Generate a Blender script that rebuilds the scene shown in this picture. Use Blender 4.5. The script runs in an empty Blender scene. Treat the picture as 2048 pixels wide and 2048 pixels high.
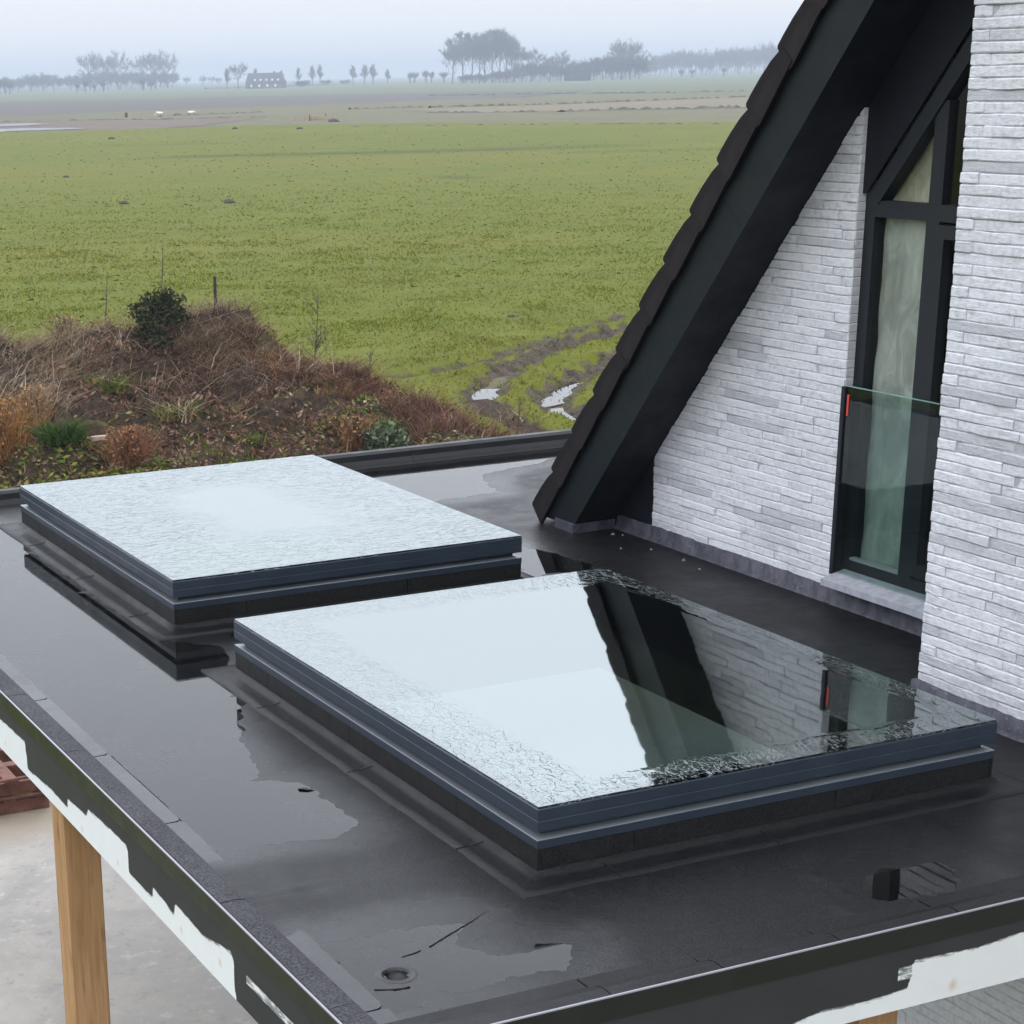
import bpy, math, random
import numpy as np
from mathutils import Vector, Matrix

random.seed(7)
RNG = np.random.default_rng(11)
scene = bpy.context.scene
COL = scene.collection

# ------------------------------------------------------------------ camera
FPX, CX, CY = 3837.7025, 580.8045, 1451.3224
YAW, PITCH, ROLL = math.radians(23.4951), math.radians(-18.6431), math.radians(-1.3656)
fwd = Vector((math.sin(YAW) * math.cos(PITCH), math.cos(YAW) * math.cos(PITCH), math.sin(PITCH)))
rgt = Vector((math.cos(YAW), -math.sin(YAW), 0.0))
upv = rgt.cross(fwd)
R_ = rgt * math.cos(ROLL) + upv * math.sin(ROLL)
U_ = -rgt * math.sin(ROLL) + upv * math.cos(ROLL)
cam_data = bpy.data.cameras.new('camera')
cam = bpy.data.objects.new('camera', cam_data)
COL.objects.link(cam)
cam.matrix_world = Matrix(((R_.x, U_.x, -fwd.x, 0), (R_.y, U_.y, -fwd.y, 0), (R_.z, U_.z, -fwd.z, 2.5), (0, 0, 0, 1)))
cam_data.sensor_fit = 'HORIZONTAL'
cam_data.sensor_width = 36.0
cam_data.lens = FPX / 2048.0 * 36.0
cam_data.shift_x = (1024 - CX) / 2048.0
cam_data.shift_y = (CY - 1024) / 2048.0
cam_data.clip_start = 0.05
cam_data.clip_end = 12000
scene.camera = cam

# ------------------------------------------------------------------ overcast sky, soft sun, exposure
SUN_EL, SUN_AZ = math.radians(48), math.radians(232)      # azimuth clockwise from +Y
world = bpy.data.worlds.new('World')
scene.world = world
world.use_nodes = True
wn, wl = world.node_tree.nodes, world.node_tree.links
wn.clear()
w_out = wn.new('ShaderNodeOutputWorld')
w_bg = wn.new('ShaderNodeBackground'); w_bg.inputs['Strength'].default_value = 0.1
w_sky = wn.new('ShaderNodeTexSky'); w_sky.sky_type = 'NISHITA'; w_sky.sun_disc = False
w_sky.sun_elevation = SUN_EL; w_sky.sun_rotation = SUN_AZ; w_sky.dust_density = 6.0; w_sky.air_density = 1.0
w_tc = wn.new('ShaderNodeTexCoord')
w_sep = wn.new('ShaderNodeSeparateXYZ')
w_ramp = wn.new('ShaderNodeValToRGB')                      # closed cloud deck: dull foggy rim, brighter overhead
w_ramp.color_ramp.interpolation = 'EASE'
els = w_ramp.color_ramp.elements
for k, (p_, v_, t_) in enumerate(((0.0, 0.104, 0.0), (0.045, 0.108, 0.0), (0.15, 0.200, 0.8), (0.40, 0.236, 1.0), (1.0, 0.245, 1.0))):
    e_ = els[k] if k < 2 else els.new(p_)
    e_.position = p_; e_.color = (v_ * (1 - 0.045 * t_), v_, v_ * (1 + 0.065 * t_), 1)
w_mul = wn.new('ShaderNodeVectorMath'); w_mul.operation = 'SCALE'; w_mul.inputs['Scale'].default_value = 100.0
w_col = wn.new('ShaderNodeMix'); w_col.data_type = 'RGBA'; w_col.blend_type = 'MULTIPLY'
w_col.inputs[0].default_value = 1.0; w_col.inputs[7].default_value = (0.980, 0.990, 1.025, 1)
w_mix = wn.new('ShaderNodeMix'); w_mix.data_type = 'RGBA'; w_mix.inputs[0].default_value = 0.93
wl.new(w_tc.outputs['Generated'], w_sep.inputs[0])
wl.new(w_sep.outputs['Z'], w_ramp.inputs[0])
wl.new(w_ramp.outputs[0], w_mul.inputs[0])
wl.new(w_mul.outputs[0], w_col.inputs[6])
wl.new(w_sky.outputs[0], w_mix.inputs[6])
wl.new(w_col.outputs[2], w_mix.inputs[7])
wl.new(w_mix.outputs[2], w_bg.inputs['Color'])
wl.new(w_bg.outputs[0], w_out.inputs['Surface'])

sun_d = bpy.data.lights.new('sun', 'SUN')
sun_d.energy = 0.5; sun_d.angle = math.radians(35); sun_d.color = (1.0, 0.985, 0.965)
sun = bpy.data.objects.new('sun', sun_d); COL.objects.link(sun)
sdir = Vector((math.sin(SUN_AZ) * math.cos(SUN_EL), math.cos(SUN_AZ) * math.cos(SUN_EL), math.sin(SUN_EL)))
sun.rotation_euler = sdir.to_track_quat('Z', 'Y').to_euler()
sun.location = (0, 0, 30)

vs = scene.view_settings
vs.view_transform = 'Standard'; vs.look = 'None'; vs.exposure = 0.0; vs.gamma = 1.0; vs.use_curve_mapping = False
scene.cycles.use_denoising = True
scene.cycles.max_bounces = 8
scene.cycles.transparent_max_bounces = 12
scene.cycles.caustics_reflective = False
scene.cycles.caustics_refractive = False

# ------------------------------------------------------------------ numpy noise
def _hash(ix, iy, seed):
    n = (ix.astype(np.int64) * 374761393 + iy.astype(np.int64) * 668265263 + seed * 1442695041) & 0xFFFFFFFF
    n = ((n ^ (n >> 13)) * 1274126177) & 0xFFFFFFFF
    n = n ^ (n >> 16)
    return (n & 0xFFFF) / 65535.0
def vnoise(x, y, seed=0):
    x = np.asarray(x, float); y = np.asarray(y, float)
    ix, iy = np.floor(x), np.floor(y)
    fx, fy = x - ix, y - iy
    fx = fx * fx * (3 - 2 * fx); fy = fy * fy * (3 - 2 * fy)
    a = _hash(ix, iy, seed); b = _hash(ix + 1, iy, seed); c = _hash(ix, iy + 1, seed); d = _hash(ix + 1, iy + 1, seed)
    return (a * (1 - fx) + b * fx) * (1 - fy) + (c * (1 - fx) + d * fx) * fy
def fbm(x, y, seed=0, octv=4):
    s = 0; a = 0.5; t = 0
    for o in range(octv):
        s = s + a * vnoise(x * 2 ** o, y * 2 ** o, seed + o * 17); t += a; a *= 0.5
    return s / t * 2 - 1
def sstep(a, b, x):
    t = np.clip((x - a) / (b - a), 0, 1); return t * t * (3 - 2 * t)
def poly_sd(px, py, poly):
    """signed distance, positive inside"""
    poly = np.asarray(poly); n = len(poly)
    d = np.full(px.shape, 1e9); inside = np.zeros(px.shape, bool)
    for i in range(n):
        ax, ay = poly[i]; bx, by = poly[(i + 1) % n]
        ex, ey = bx - ax, by - ay
        t = np.clip(((px - ax) * ex + (py - ay) * ey) / (ex * ex + ey * ey + 1e-12), 0, 1)
        d = np.minimum(d, np.hypot(px - ax - t * ex, py - ay - t * ey))
        c = ((ay > py) != (by > py)) & (px < ex * (py - ay) / (by - ay + 1e-12) + ax)
        inside ^= c
    return np.where(inside, d, -d)
def line_dist(px, py, pts):
    d = np.full(px.shape, 1e9)
    for (ax, ay), (bx, by) in zip(pts[:-1], pts[1:]):
        ex, ey = bx - ax, by - ay
        t = np.clip(((px - ax) * ex + (py - ay) * ey) / (ex * ex + ey * ey + 1e-12), 0, 1)
        d = np.minimum(d, np.hypot(px - ax - t * ex, py - ay - t * ey))
    return d

# ------------------------------------------------------------------ mesh helpers
class MB:
    """collects boxes, prisms and tubes into one mesh"""
    def __init__(s): s.v = []; s.f = []
    def add(s, verts, faces):
        o = len(s.v); s.v += [tuple(map(float, p)) for p in verts]; s.f += [tuple(o + i for i in f) for f in faces]; return s
    def box(s, x0, x1, y0, y1, z0, z1):
        v = [(x, y, z) for x in (x0, x1) for y in (y0, y1) for z in (z0, z1)]
        return s.add(v, [(0, 1, 3, 2), (4, 6, 7, 5), (0, 4, 5, 1), (2, 3, 7, 6), (0, 2, 6, 4), (1, 5, 7, 3)])
    def cbox(s, x0, x1, y0, y1, z0, z1, c=0.004):
        """box with chamfered edges"""
        xs, ys, zs = (x0, x1), (y0, y1), (z0, z1)
        v = []; idx = {}
        for i in (0, 1):
            for j in (0, 1):
                for k in (0, 1):
                    sx, sy, sz = 1 - 2 * i, 1 - 2 * j, 1 - 2 * k
                    b = len(v)
                    v += [(xs[i], ys[j] + sy * c, zs[k] + sz * c), (xs[i] + sx * c, ys[j], zs[k] + sz * c), (xs[i] + sx * c, ys[j] + sy * c, zs[k])]
                    idx[i, j, k] = (b, b + 1, b + 2)
        f = []
        for i in (0, 1):
            f.append(tuple(idx[i, j, k][0] for j, k in ((0, 0), (0, 1), (1, 1), (1, 0))))
            f.append(tuple(idx[j, i, k][1] for j, k in ((0, 0), (0, 1), (1, 1), (1, 0))))
            f.append(tuple(idx[j, k, i][2] for j, k in ((0, 0), (0, 1), (1, 1), (1, 0))))
        for a in (0, 1):
            for b in (0, 1):
                f.append((idx[0, a, b][1], idx[1, a, b][1], idx[1, a, b][2], idx[0, a, b][2]))
                f.append((idx[a, 0, b][0], idx[a, 1, b][0], idx[a, 1, b][2], idx[a, 0, b][2]))
                f.append((idx[a, b, 0][0], idx[a, b, 1][0], idx[a, b, 1][1], idx[a, b, 0][1]))
        for t in idx.values(): f.append(t)
        return s.add(v, f)
    def prism(s, poly, axis, a, b):
        """polygon in the two other axes, extruded along axis from a to b"""
        def P(p, t):
            if axis == 'x': return (t, p[0], p[1])
            if axis == 'y': return (p[0], t, p[1])
            return (p[0], p[1], t)
        n = len(poly)
        v = [P(p, a) for p in poly] + [P(p, b) for p in poly]
        f = [tuple(range(n))[::-1], tuple(range(n, 2 * n))] + [(i, (i + 1) % n, n + (i + 1) % n, n + i) for i in range(n)]
        return s.add(v, f)
    def tube(s, pts, rad, n=6, cap=True):
        pts = [Vector(p) for p in pts]; m = len(pts)
        if not hasattr(rad, '__len__'): rad = [rad] * m
        v = []
        for i, p in enumerate(pts):
            d = (pts[min(i + 1, m - 1)] - pts[max(i - 1, 0)]).normalized()
            a = d.cross(Vector((0, 0, 1))) if abs(d.z) < 0.9 else d.cross(Vector((1, 0, 0)))
            a.normalize(); b = d.cross(a)
            v += [p + (a * math.cos(2 * math.pi * k / n) + b * math.sin(2 * math.pi * k / n)) * rad[i] for k in range(n)]
        f = [(i * n + k, i * n + (k + 1) % n, (i + 1) * n + (k + 1) % n, (i + 1) * n + k) for i in range(m - 1) for k in range(n)]
        if cap: f += [tuple(range(n))[::-1], tuple(range((m - 1) * n, m * n))]
        return s.add(v, f)
    def build(s, name, mat, parent=None, smooth=False, origin=None):
        return mesh_obj(name, s.v, s.f, mat, parent, smooth, origin)

def world_loc(o):
    p = Vector((0, 0, 0))
    while o is not None: p += o.location; o = o.parent
    return p
def fix_normals(me):
    import bmesh
    bm = bmesh.new(); bm.from_mesh(me); bmesh.ops.recalc_face_normals(bm, faces=bm.faces); bm.to_mesh(me); bm.free()
def mesh_obj(name, verts, faces, mat, parent=None, smooth=False, origin=None, recalc=True):
    """verts in world coordinates; origin = world position of the object's origin"""
    if origin is None: origin = world_loc(parent) if parent else Vector((0, 0, 0))
    origin = Vector(origin)
    me = bpy.data.meshes.new(name)
    me.from_pydata([(x - origin.x, y - origin.y, z - origin.z) for x, y, z in verts], [], faces)
    if recalc: fix_normals(me)
    if smooth: me.polygons.foreach_set('use_smooth', [True] * len(me.polygons))
    me.materials.append(mat)
    o = bpy.data.objects.new(name, me); COL.objects.link(o)
    if parent: o.parent = parent; o.location = origin - world_loc(parent)
    else: o.location = origin
    return o
def np_mesh(name, V, Fc, mat, parent=None, smooth=False, attrs=None):
    """V (n,3) array, Fc (m,k) array of constant k; attrs {name: (n,) or (n,3)}"""
    me = bpy.data.meshes.new(name)
    V = np.asarray(V, np.float32); Fc = np.asarray(Fc, np.int32); m, k = Fc.shape
    me.vertices.add(len(V)); me.vertices.foreach_set('co', V.ravel())
    me.loops.add(m * k); me.loops.foreach_set('vertex_index', Fc.ravel())
    me.polygons.add(m); me.polygons.foreach_set('loop_start', np.arange(0, m * k, k, dtype=np.int32))
    me.polygons.foreach_set('use_smooth', np.full(m, smooth))
    me.update(calc_edges=True)
    for an, av in (attrs or {}).items():
        av = np.asarray(av, np.float32)
        if av.ndim == 1:
            a = me.attributes.new(an, 'FLOAT', 'POINT'); a.data.foreach_set('value', av)
        else:
            a = me.attributes.new(an, 'FLOAT_COLOR', 'POINT')
            a.data.foreach_set('color', np.concatenate([av, np.ones((len(av), 1), np.float32)], 1).ravel())
    me.materials.append(mat)
    o = bpy.data.objects.new(name, me); COL.objects.link(o)
    if parent: o.parent = parent
    return o
def grid_faces(nx, ny):
    i, j = np.meshgrid(np.arange(nx - 1), np.arange(ny - 1), indexing='ij')
    a = i * ny + j
    return np.stack([a, a + ny, a + ny + 1, a + 1], -1).reshape(-1, 4)
def empty(name, loc, label, cat, group=None):
    o = bpy.data.objects.new(name, None); COL.objects.link(o); o.location = loc
    return tag(o, label, cat, group)
def tag(o, label=None, cat=None, group=None, kind=None):
    if label: o['label'] = label
    if cat: o['category'] = cat
    if group: o['group'] = group
    if kind: o['kind'] = kind
    return o
def copy_tree(o, parent=None):
    c = o.copy(); COL.objects.link(c); c.parent = parent
    for ch in list(o.children): copy_tree(ch, c)
    return c

# ------------------------------------------------------------------ material helpers
class NT:
    def __init__(s, name):
        s.m = bpy.data.materials.new(name); s.m.use_nodes = True
        s.n = s.m.node_tree.nodes; s.l = s.m.node_tree.links
        s.n.clear(); s.out = s.n.new('ShaderNodeOutputMaterial')
    def new(s, t, **kw):
        n = s.n.new(t)
        for k, v in kw.items(): setattr(n, k, v)
        return n
    def set(s, sock, v):
        if isinstance(v, bpy.types.NodeSocket): s.l.new(v, sock)
        elif v is not None:
            if hasattr(sock.default_value, '__len__') and len(sock.default_value) == 4 and len(v) == 3: v = (*v, 1)
            sock.default_value = v
    def coord(s, kind='Object', scale=None):
        c = s.new('ShaderNodeTexCoord').outputs[kind]
        if scale is not None:
            mp = s.new('ShaderNodeMapping'); s.l.new(c, mp.inputs['Vector']); mp.inputs['Scale'].default_value = scale; c = mp.outputs[0]
        return c
    def pos(s, scale=None):
        c = s.new('ShaderNodeNewGeometry').outputs['Position']
        if scale is not None:
            mp = s.new('ShaderNodeMapping'); s.l.new(c, mp.inputs['Vector']); mp.inputs['Scale'].default_value = scale; c = mp.outputs[0]
        return c
    def noise(s, vec, scale, detail=4, rough=0.55, dist=0.0, out='Fac'):
        n = s.new('ShaderNodeTexNoise'); s.set(n.inputs['Vector'], vec)
        n.inputs['Scale'].default_value = scale; n.inputs['Detail'].default_value = detail
        n.inputs['Roughness'].default_value = rough; n.inputs['Distortion'].default_value = dist
        return n.outputs[out]
    def math(s, op, a, b=None, c=None, clamp=False):
        n = s.new('ShaderNodeMath', operation=op, use_clamp=clamp)
        s.set(n.inputs[0], a)
        if b is not None: s.set(n.inputs[1], b)
        if c is not None: s.set(n.inputs[2], c)
        return n.outputs[0]
    def ramp(s, fac, a, b, lo=0.0, hi=1.0, smooth=True):
        n = s.new('ShaderNodeMapRange'); n.interpolation_type = 'SMOOTHSTEP' if smooth else 'LINEAR'
        s.set(n.inputs[0], fac); n.inputs[1].default_value = a; n.inputs[2].default_value = b
        n.inputs[3].default_value = lo; n.inputs[4].default_value = hi
        return n.outputs[0]
    def mix(s, fac, a, b, mode='MIX'):
        n = s.new('ShaderNodeMix', data_type='RGBA', blend_type=mode)
        s.set(n.inputs[0], fac); s.set(n.inputs[6], a); s.set(n.inputs[7], b)
        return n.outputs[2]
    def attr(s, name, out='Fac'):
        n = s.new('ShaderNodeAttribute', attribute_name=name); return n.outputs[out]
    def rand(s): return s.new('ShaderNodeObjectInfo').outputs['Random']
    def bump(s, h, strength=0.3, dist=0.01, normal=None):
        n = s.new('ShaderNodeBump'); s.set(n.inputs['Height'], h)
        n.inputs['Strength'].default_value = strength; n.inputs['Distance'].default_value = dist
        if normal is not None: s.l.new(normal, n.inputs['Normal'])
        return n.outputs[0]
    def principled(s, col, rough=0.6, normal=None, spec=0.5, metal=0.0, coat=0.0, coat_rough=0.1):
        n = s.new('ShaderNodeBsdfPrincipled')
        s.set(n.inputs['Base Color'], col); s.set(n.inputs['Roughness'], rough)
        s.set(n.inputs['Specular IOR Level'], spec); n.inputs['Metallic'].default_value = metal
        s.set(n.inputs['Coat Weight'], coat); n.inputs['Coat Roughness'].default_value = coat_rough
        if normal is not None: s.l.new(normal, n.inputs['Normal'])
        return n.outputs[0]
    def done(s, shader, vol=None):
        if shader is not None: s.l.new(shader, s.out.inputs['Surface'])
        if vol is not None: s.l.new(vol, s.out.inputs['Volume'])
        return s.m
def simple(name, col, rough=0.6, var=0.25, scale=20, bump=0.15, spec=0.4, bscale=None, bdist=0.004):
    t = NT(name); c = t.coord()
    n = t.noise(c, scale, 5)
    a = tuple(max(0, x * (1 - var)) for x in col); b = tuple(x * (1 + var) for x in col)
    cc = t.mix(t.ramp(n, 0.3, 0.7), a, b)
    nm = t.bump(t.noise(c, bscale or scale * 5, 4), bump, bdist) if bump else None
    return t.done(t.principled(cc, rough, nm, spec))
# ------------------------------------------------------------------ materials of the house and the roof
M = {}
def mat_brick():
    t = NT('white_brick'); p = t.pos()
    big = t.noise(p, 3.2, 3)
    fine = t.noise(p, 38, 6, 0.65)
    pits = t.noise(t.pos((1, 0.55, 1.4)), 70, 5, 0.7)
    r = t.rand()
    c = t.mix(t.ramp(fine, 0.30, 0.60), (0.47, 0.478, 0.505), (0.60, 0.607, 0.635))
    c = t.mix(t.math('MULTIPLY', t.ramp(big, 0.5, 0.75), 0.35), c, (0.40, 0.41, 0.44))
    c = t.mix(t.math('MULTIPLY', t.ramp(r, 0.72, 1.0), 0.6), c, (0.34, 0.342, 0.365))
    c = t.mix(t.math('MULTIPLY', t.ramp(r, 0.3, 0.0), 0.5), c, (0.67, 0.675, 0.70))
    c = t.mix(t.math('MULTIPLY', t.ramp(pits, 0.60, 0.72), 0.35), c, (0.27, 0.27, 0.30))
    h = t.math('ADD', t.math('MULTIPLY', t.noise(t.pos((1, 0.5, 1.3)), 26, 5, 0.6), 1.0), t.math('MULTIPLY', pits, -0.45))
    return t.done(t.principled(c, 0.88, t.bump(h, 0.60, 0.012), 0.25))
def mat_mortar():
    t = NT('pale_mortar'); p = t.pos(); n = t.noise(p, 30, 5)
    return t.done(t.principled(t.mix(n, (0.26, 0.265, 0.29), (0.46, 0.465, 0.49)), 0.95, t.bump(t.noise(p, 90, 4), 0.4, 0.004), 0.1))
def mat_bitumen(name, base=0.018, tint=(1.0, 0.98, 1.06), rough=(0.30, 0.55), grain=1.0, spec=0.30, wet=False):
    t = NT(name); p = t.pos()
    g = t.noise(p, 130, 3, 0.8)
    sp = t.noise(p, 260, 2, 0.6)
    big = t.noise(p, 1.6, 5, 0.6)
    mid = t.noise(p, 9, 5, 0.6)
    a = tuple(base * 0.30 * k for k in tint); b = tuple(base * 2.6 * k for k in tint)
    c = t.mix(t.ramp(g, 0.36, 0.68), a, b)
    c = t.mix(t.math('MULTIPLY', t.ramp(mid, 0.52, 0.78), 0.35), c, tuple(base * 2.2 * k for k in (1.05, 1, 0.93)))
    c = t.mix(t.math('MULTIPLY', t.ramp(sp, 0.62, 0.72), 0.45), c, (base * 5, base * 5, base * 5.3))
    rr = t.ramp(t.math('ADD', t.math('MULTIPLY', big, 0.6), t.math('MULTIPLY', mid, 0.4)), 0.35, 0.68, rough[0], rough[1])
    h = t.math('ADD', g, t.math('MULTIPLY', mid, 0.8))
    if wet:                                              # a film of water thins out away from the puddles
        wv = t.math('ADD', t.attr('wet'), t.math('MULTIPLY', t.math('SUBTRACT', mid, 0.5), 0.7))
        rr = t.math('SUBTRACT', rr, t.ramp(wv, 0.25, 0.95, 0.0, 0.20))
        spec = t.ramp(wv, 0.2, 1.0, spec, 0.38)
    return t.done(t.principled(c, rr, t.bump(h, 0.30 * grain, 0.003), spec))
def mat_metal(name, col, rough=0.42, spec=0.5):
    t = NT(name); c = t.coord()
    n = t.noise(c, 6, 5); d = t.noise(c, 60, 4, 0.7)
    cc = t.mix(n, tuple(x * 0.85 for x in col), tuple(x * 1.15 for x in col))
    cc = t.mix(t.math('MULTIPLY', t.ramp(d, 0.62, 0.8), 0.04), cc, (0.20, 0.20, 0.22))
    return t.done(t.principled(cc, t.ramp(n, 0.3, 0.7, rough * 0.85, rough * 1.2), t.bump(n, 0.03, 0.01), spec))
def mat_glass(name, tint, ior=1.5, rough=0.0, bumpy=0.0):
    t = NT(name)
    fr = t.new('ShaderNodeFresnel'); fr.inputs['IOR'].default_value = ior
    tr = t.new('ShaderNodeBsdfTransparent'); tr.inputs['Color'].default_value = (*tint, 1)
    gl = t.new('ShaderNodeBsdfGlossy'); gl.inputs['Roughness'].default_value = rough
    if bumpy:
        b = t.bump(t.noise(t.pos(), 5, 3), bumpy, 0.01); t.l.new(b, gl.inputs['Normal'])
    mx = t.new('ShaderNodeMixShader')
    front = t.math('SUBTRACT', 1.0, t.new('ShaderNodeNewGeometry').outputs['Backfacing'])
    t.l.new(t.math('MULTIPLY', fr.outputs[0], front), mx.inputs[0]); t.l.new(tr.outputs[0], mx.inputs[1]); t.l.new(gl.outputs[0], mx.inputs[2])
    return t.done(mx.outputs[0])
def mat_roofglass(name, hx, hy, edge0, edge1, stretch, amount, scale, streak, marg, rimw=0.5, soft_r=0.03):
    """coated insulating glass with rain lying on it: beads and torn film round the rim, a smooth pool in the middle"""
    t = NT(name); c = t.coord()
    sp = t.new('ShaderNodeSeparateXYZ'); t.l.new(c, sp.inputs[0])
    l, r_, f, k = marg                                   # how much wider the beaded rim is at left, right, front and back
    dl = t.math('ADD', sp.outputs[0], hx - l); dr = t.math('SUBTRACT', hx - r_, sp.outputs[0])
    df = t.math('ADD', sp.outputs[1], hy - f); db = t.math('SUBTRACT', hy - k, sp.outputs[1])
    d = t.math('MINIMUM', t.math('MINIMUM', dl, dr), t.math('MINIMUM', df, db))
    wob = t.noise(c, 2.6, 4, 0.6)
    dd = t.math('ADD', d, t.math('MULTIPLY', t.math('SUBTRACT', wob, 0.5), streak))
    mask = t.ramp(dd, edge0, edge1, 1.0, 0.0)
    cs = t.coord(scale=stretch)
    n1 = t.noise(cs, scale, 2, 0.5, 0.9)
    n2 = t.noise(cs, scale * 2.1, 2, 0.5, 0.6)
    drop = t.math('ADD', t.ramp(n1, 0.495, 0.53), t.math('MULTIPLY', t.ramp(n2, 0.52, 0.555), 0.45))
    rim = t.ramp(t.math('ABSOLUTE', t.math('SUBTRACT', dd, edge1 - 0.03)), 0.0, 0.022, 1.0, 0.0)
    h = t.math('ADD', t.math('MULTIPLY', drop, mask), t.math('MULTIPLY', rim, rimw))
    soft = t.noise(c, 3.2, 2)
    nb = t.bump(h, 1.0, amount)
    nb = t.bump(soft, 0.035, 0.012, nb)
    fr = t.new('ShaderNodeFresnel'); fr.inputs['IOR'].default_value = 1.5; t.l.new(nb, fr.inputs['Normal'])
    front = t.math('SUBTRACT', 1.0, t.new('ShaderNodeNewGeometry').outputs['Backfacing'])
    fac = t.math('MULTIPLY', front, t.math('MULTIPLY_ADD', fr.outputs[0], 0.6, 0.255))                # coating adds to the plain glass reflection
    gl = t.new('ShaderNodeBsdfGlossy'); gl.inputs['Roughness'].default_value = soft_r
    gl.inputs['Color'].default_value = (0.93, 1.0, 1.0, 1); t.l.new(nb, gl.inputs['Normal'])
    tr = t.new('ShaderNodeBsdfTransparent'); tr.inputs['Color'].default_value = (0.33, 0.40, 0.39, 1)
    mx = t.new('ShaderNodeMixShader')
    t.l.new(fac, mx.inputs[0]); t.l.new(tr.outputs[0], mx.inputs[1]); t.l.new(gl.outputs[0], mx.inputs[2])
    return t.done(mx.outputs[0])
def mat_water(name, wave=0.02, tint=(0.8, 0.8, 0.78), wscale=2.5):
    t = NT(name)
    b = t.bump(t.noise(t.pos(), wscale, 3), wave, 0.02)
    fr = t.new('ShaderNodeFresnel'); fr.inputs['IOR'].default_value = 1.42; t.l.new(b, fr.inputs['Normal'])
    gl = t.new('ShaderNodeBsdfGlossy'); gl.inputs['Roughness'].default_value = 0.0; t.l.new(b, gl.inputs['Normal'])
    tr = t.new('ShaderNodeBsdfTransparent'); tr.inputs['Color'].default_value = (*tint, 1)
    mx = t.new('ShaderNodeMixShader')
    t.l.new(fr.outputs[0], mx.inputs[0]); t.l.new(tr.outputs[0], mx.inputs[1]); t.l.new(gl.outputs[0], mx.inputs[2])
    return t.done(mx.outputs[0])
def mat_film(name, col):
    t = NT(name); c = t.pos((1, 1, 0.55))
    n = t.noise(c, 7, 5, 0.6, 1.2)
    cc = t.mix(t.ramp(n, 0.35, 0.7), tuple(x * 0.62 for x in col), col)
    d = t.new('ShaderNodeBsdfDiffuse'); t.set(d.inputs['Color'], cc)
    tl = t.new('ShaderNodeBsdfTranslucent'); t.set(tl.inputs['Color'], cc)
    g = t.new('ShaderNodeBsdfGlossy'); g.inputs['Roughness'].default_value = 0.3
    nb = t.bump(n, 0.5, 0.02); t.l.new(nb, d.inputs['Normal']); t.l.new(nb, g.inputs['Normal'])
    m1 = t.new('ShaderNodeMixShader'); m1.inputs[0].default_value = 0.3
    t.l.new(d.outputs[0], m1.inputs[1]); t.l.new(tl.outputs[0], m1.inputs[2])
    m2 = t.new('ShaderNodeMixShader'); m2.inputs[0].default_value = 0.06
    t.l.new(m1.outputs[0], m2.inputs[1]); t.l.new(g.outputs[0], m2.inputs[2])
    return t.done(m2.outputs[0])
def mat_lead():
    t = NT('weathered_lead'); p = t.pos()
    n = t.noise(t.pos((1, 1, 0.4)), 16, 6, 0.7); s = t.noise(p, 55, 4)
    c = t.mix(t.ramp(n, 0.35, 0.7), (0.024, 0.024, 0.036), (0.075, 0.074, 0.095))
    c = t.mix(t.math('MULTIPLY', t.ramp(s, 0.60, 0.72), 0.35), c, (0.26, 0.26, 0.30))
    return t.done(t.principled(c, 0.6, t.bump(n, 0.5, 0.008), 0.4))
def mat_wood():
    t = NT('orange_softwood'); c = t.coord(scale=(22, 22, 1.1))
    n = t.noise(c, 1.6, 6, 0.6, 0.8)
    fib = t.noise(t.coord(scale=(160, 160, 3)), 1.0, 3)
    v = t.new('ShaderNodeTexVoronoi'); t.l.new(t.coord(scale=(9, 9, 3.2)), v.inputs['Vector']); v.inputs['Scale'].default_value = 1.0
    cc = t.mix(t.ramp(n, 0.3, 0.72), (0.31, 0.165, 0.070), (0.47, 0.285, 0.145))
    cc = t.mix(t.math('MULTIPLY', fib, 0.35), cc, (0.26, 0.13, 0.055))
    cc = t.mix(t.math('MULTIPLY', t.ramp(v.outputs['Distance'], 0.24, 0.05), 0.8), cc, (0.10, 0.05, 0.028))
    cc = t.mix(t.math('MULTIPLY', t.ramp(t.noise(t.coord(scale=(6, 6, 1.4)), 1.4, 5, 0.7), 0.55, 0.68), 0.55), cc, (0.11, 0.062, 0.04))
    return t.done(t.principled(cc, 0.7, t.bump(fib, 0.2, 0.002), 0.3))
def mat_fascia():
    t = NT('half_painted_board'); p = t.pos()
    a = t.attr('paint')
    st = t.noise(t.pos((6, 6, 40)), 2.4, 5, 0.7)
    m = t.ramp(t.math('ADD', a, t.math('MULTIPLY', t.math('SUBTRACT', st, 0.5), 0.35)), 0.44, 0.60)
    thin = t.ramp(t.math('ADD', a, t.math('MULTIPLY', t.math('SUBTRACT', st, 0.5), 1.6)), 0.30, 0.55)
    white = t.mix(t.noise(p, 12, 4), (0.64, 0.65, 0.67), (0.72, 0.73, 0.74))
    white = t.mix(t.math('MULTIPLY', t.attr('spot'), 0.7), white, (0.50, 0.38, 0.22))
    dark = t.mix(t.noise(p, 5, 4), (0.018, 0.0185, 0.022), (0.033, 0.033, 0.036))
    grey = t.mix(t.math('MULTIPLY', thin, 0.75), white, dark)
    c = t.mix(m, grey, dark)
    return t.done(t.principled(c, 0.62, t.bump(st, 0.08, 0.003), 0.4))
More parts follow.
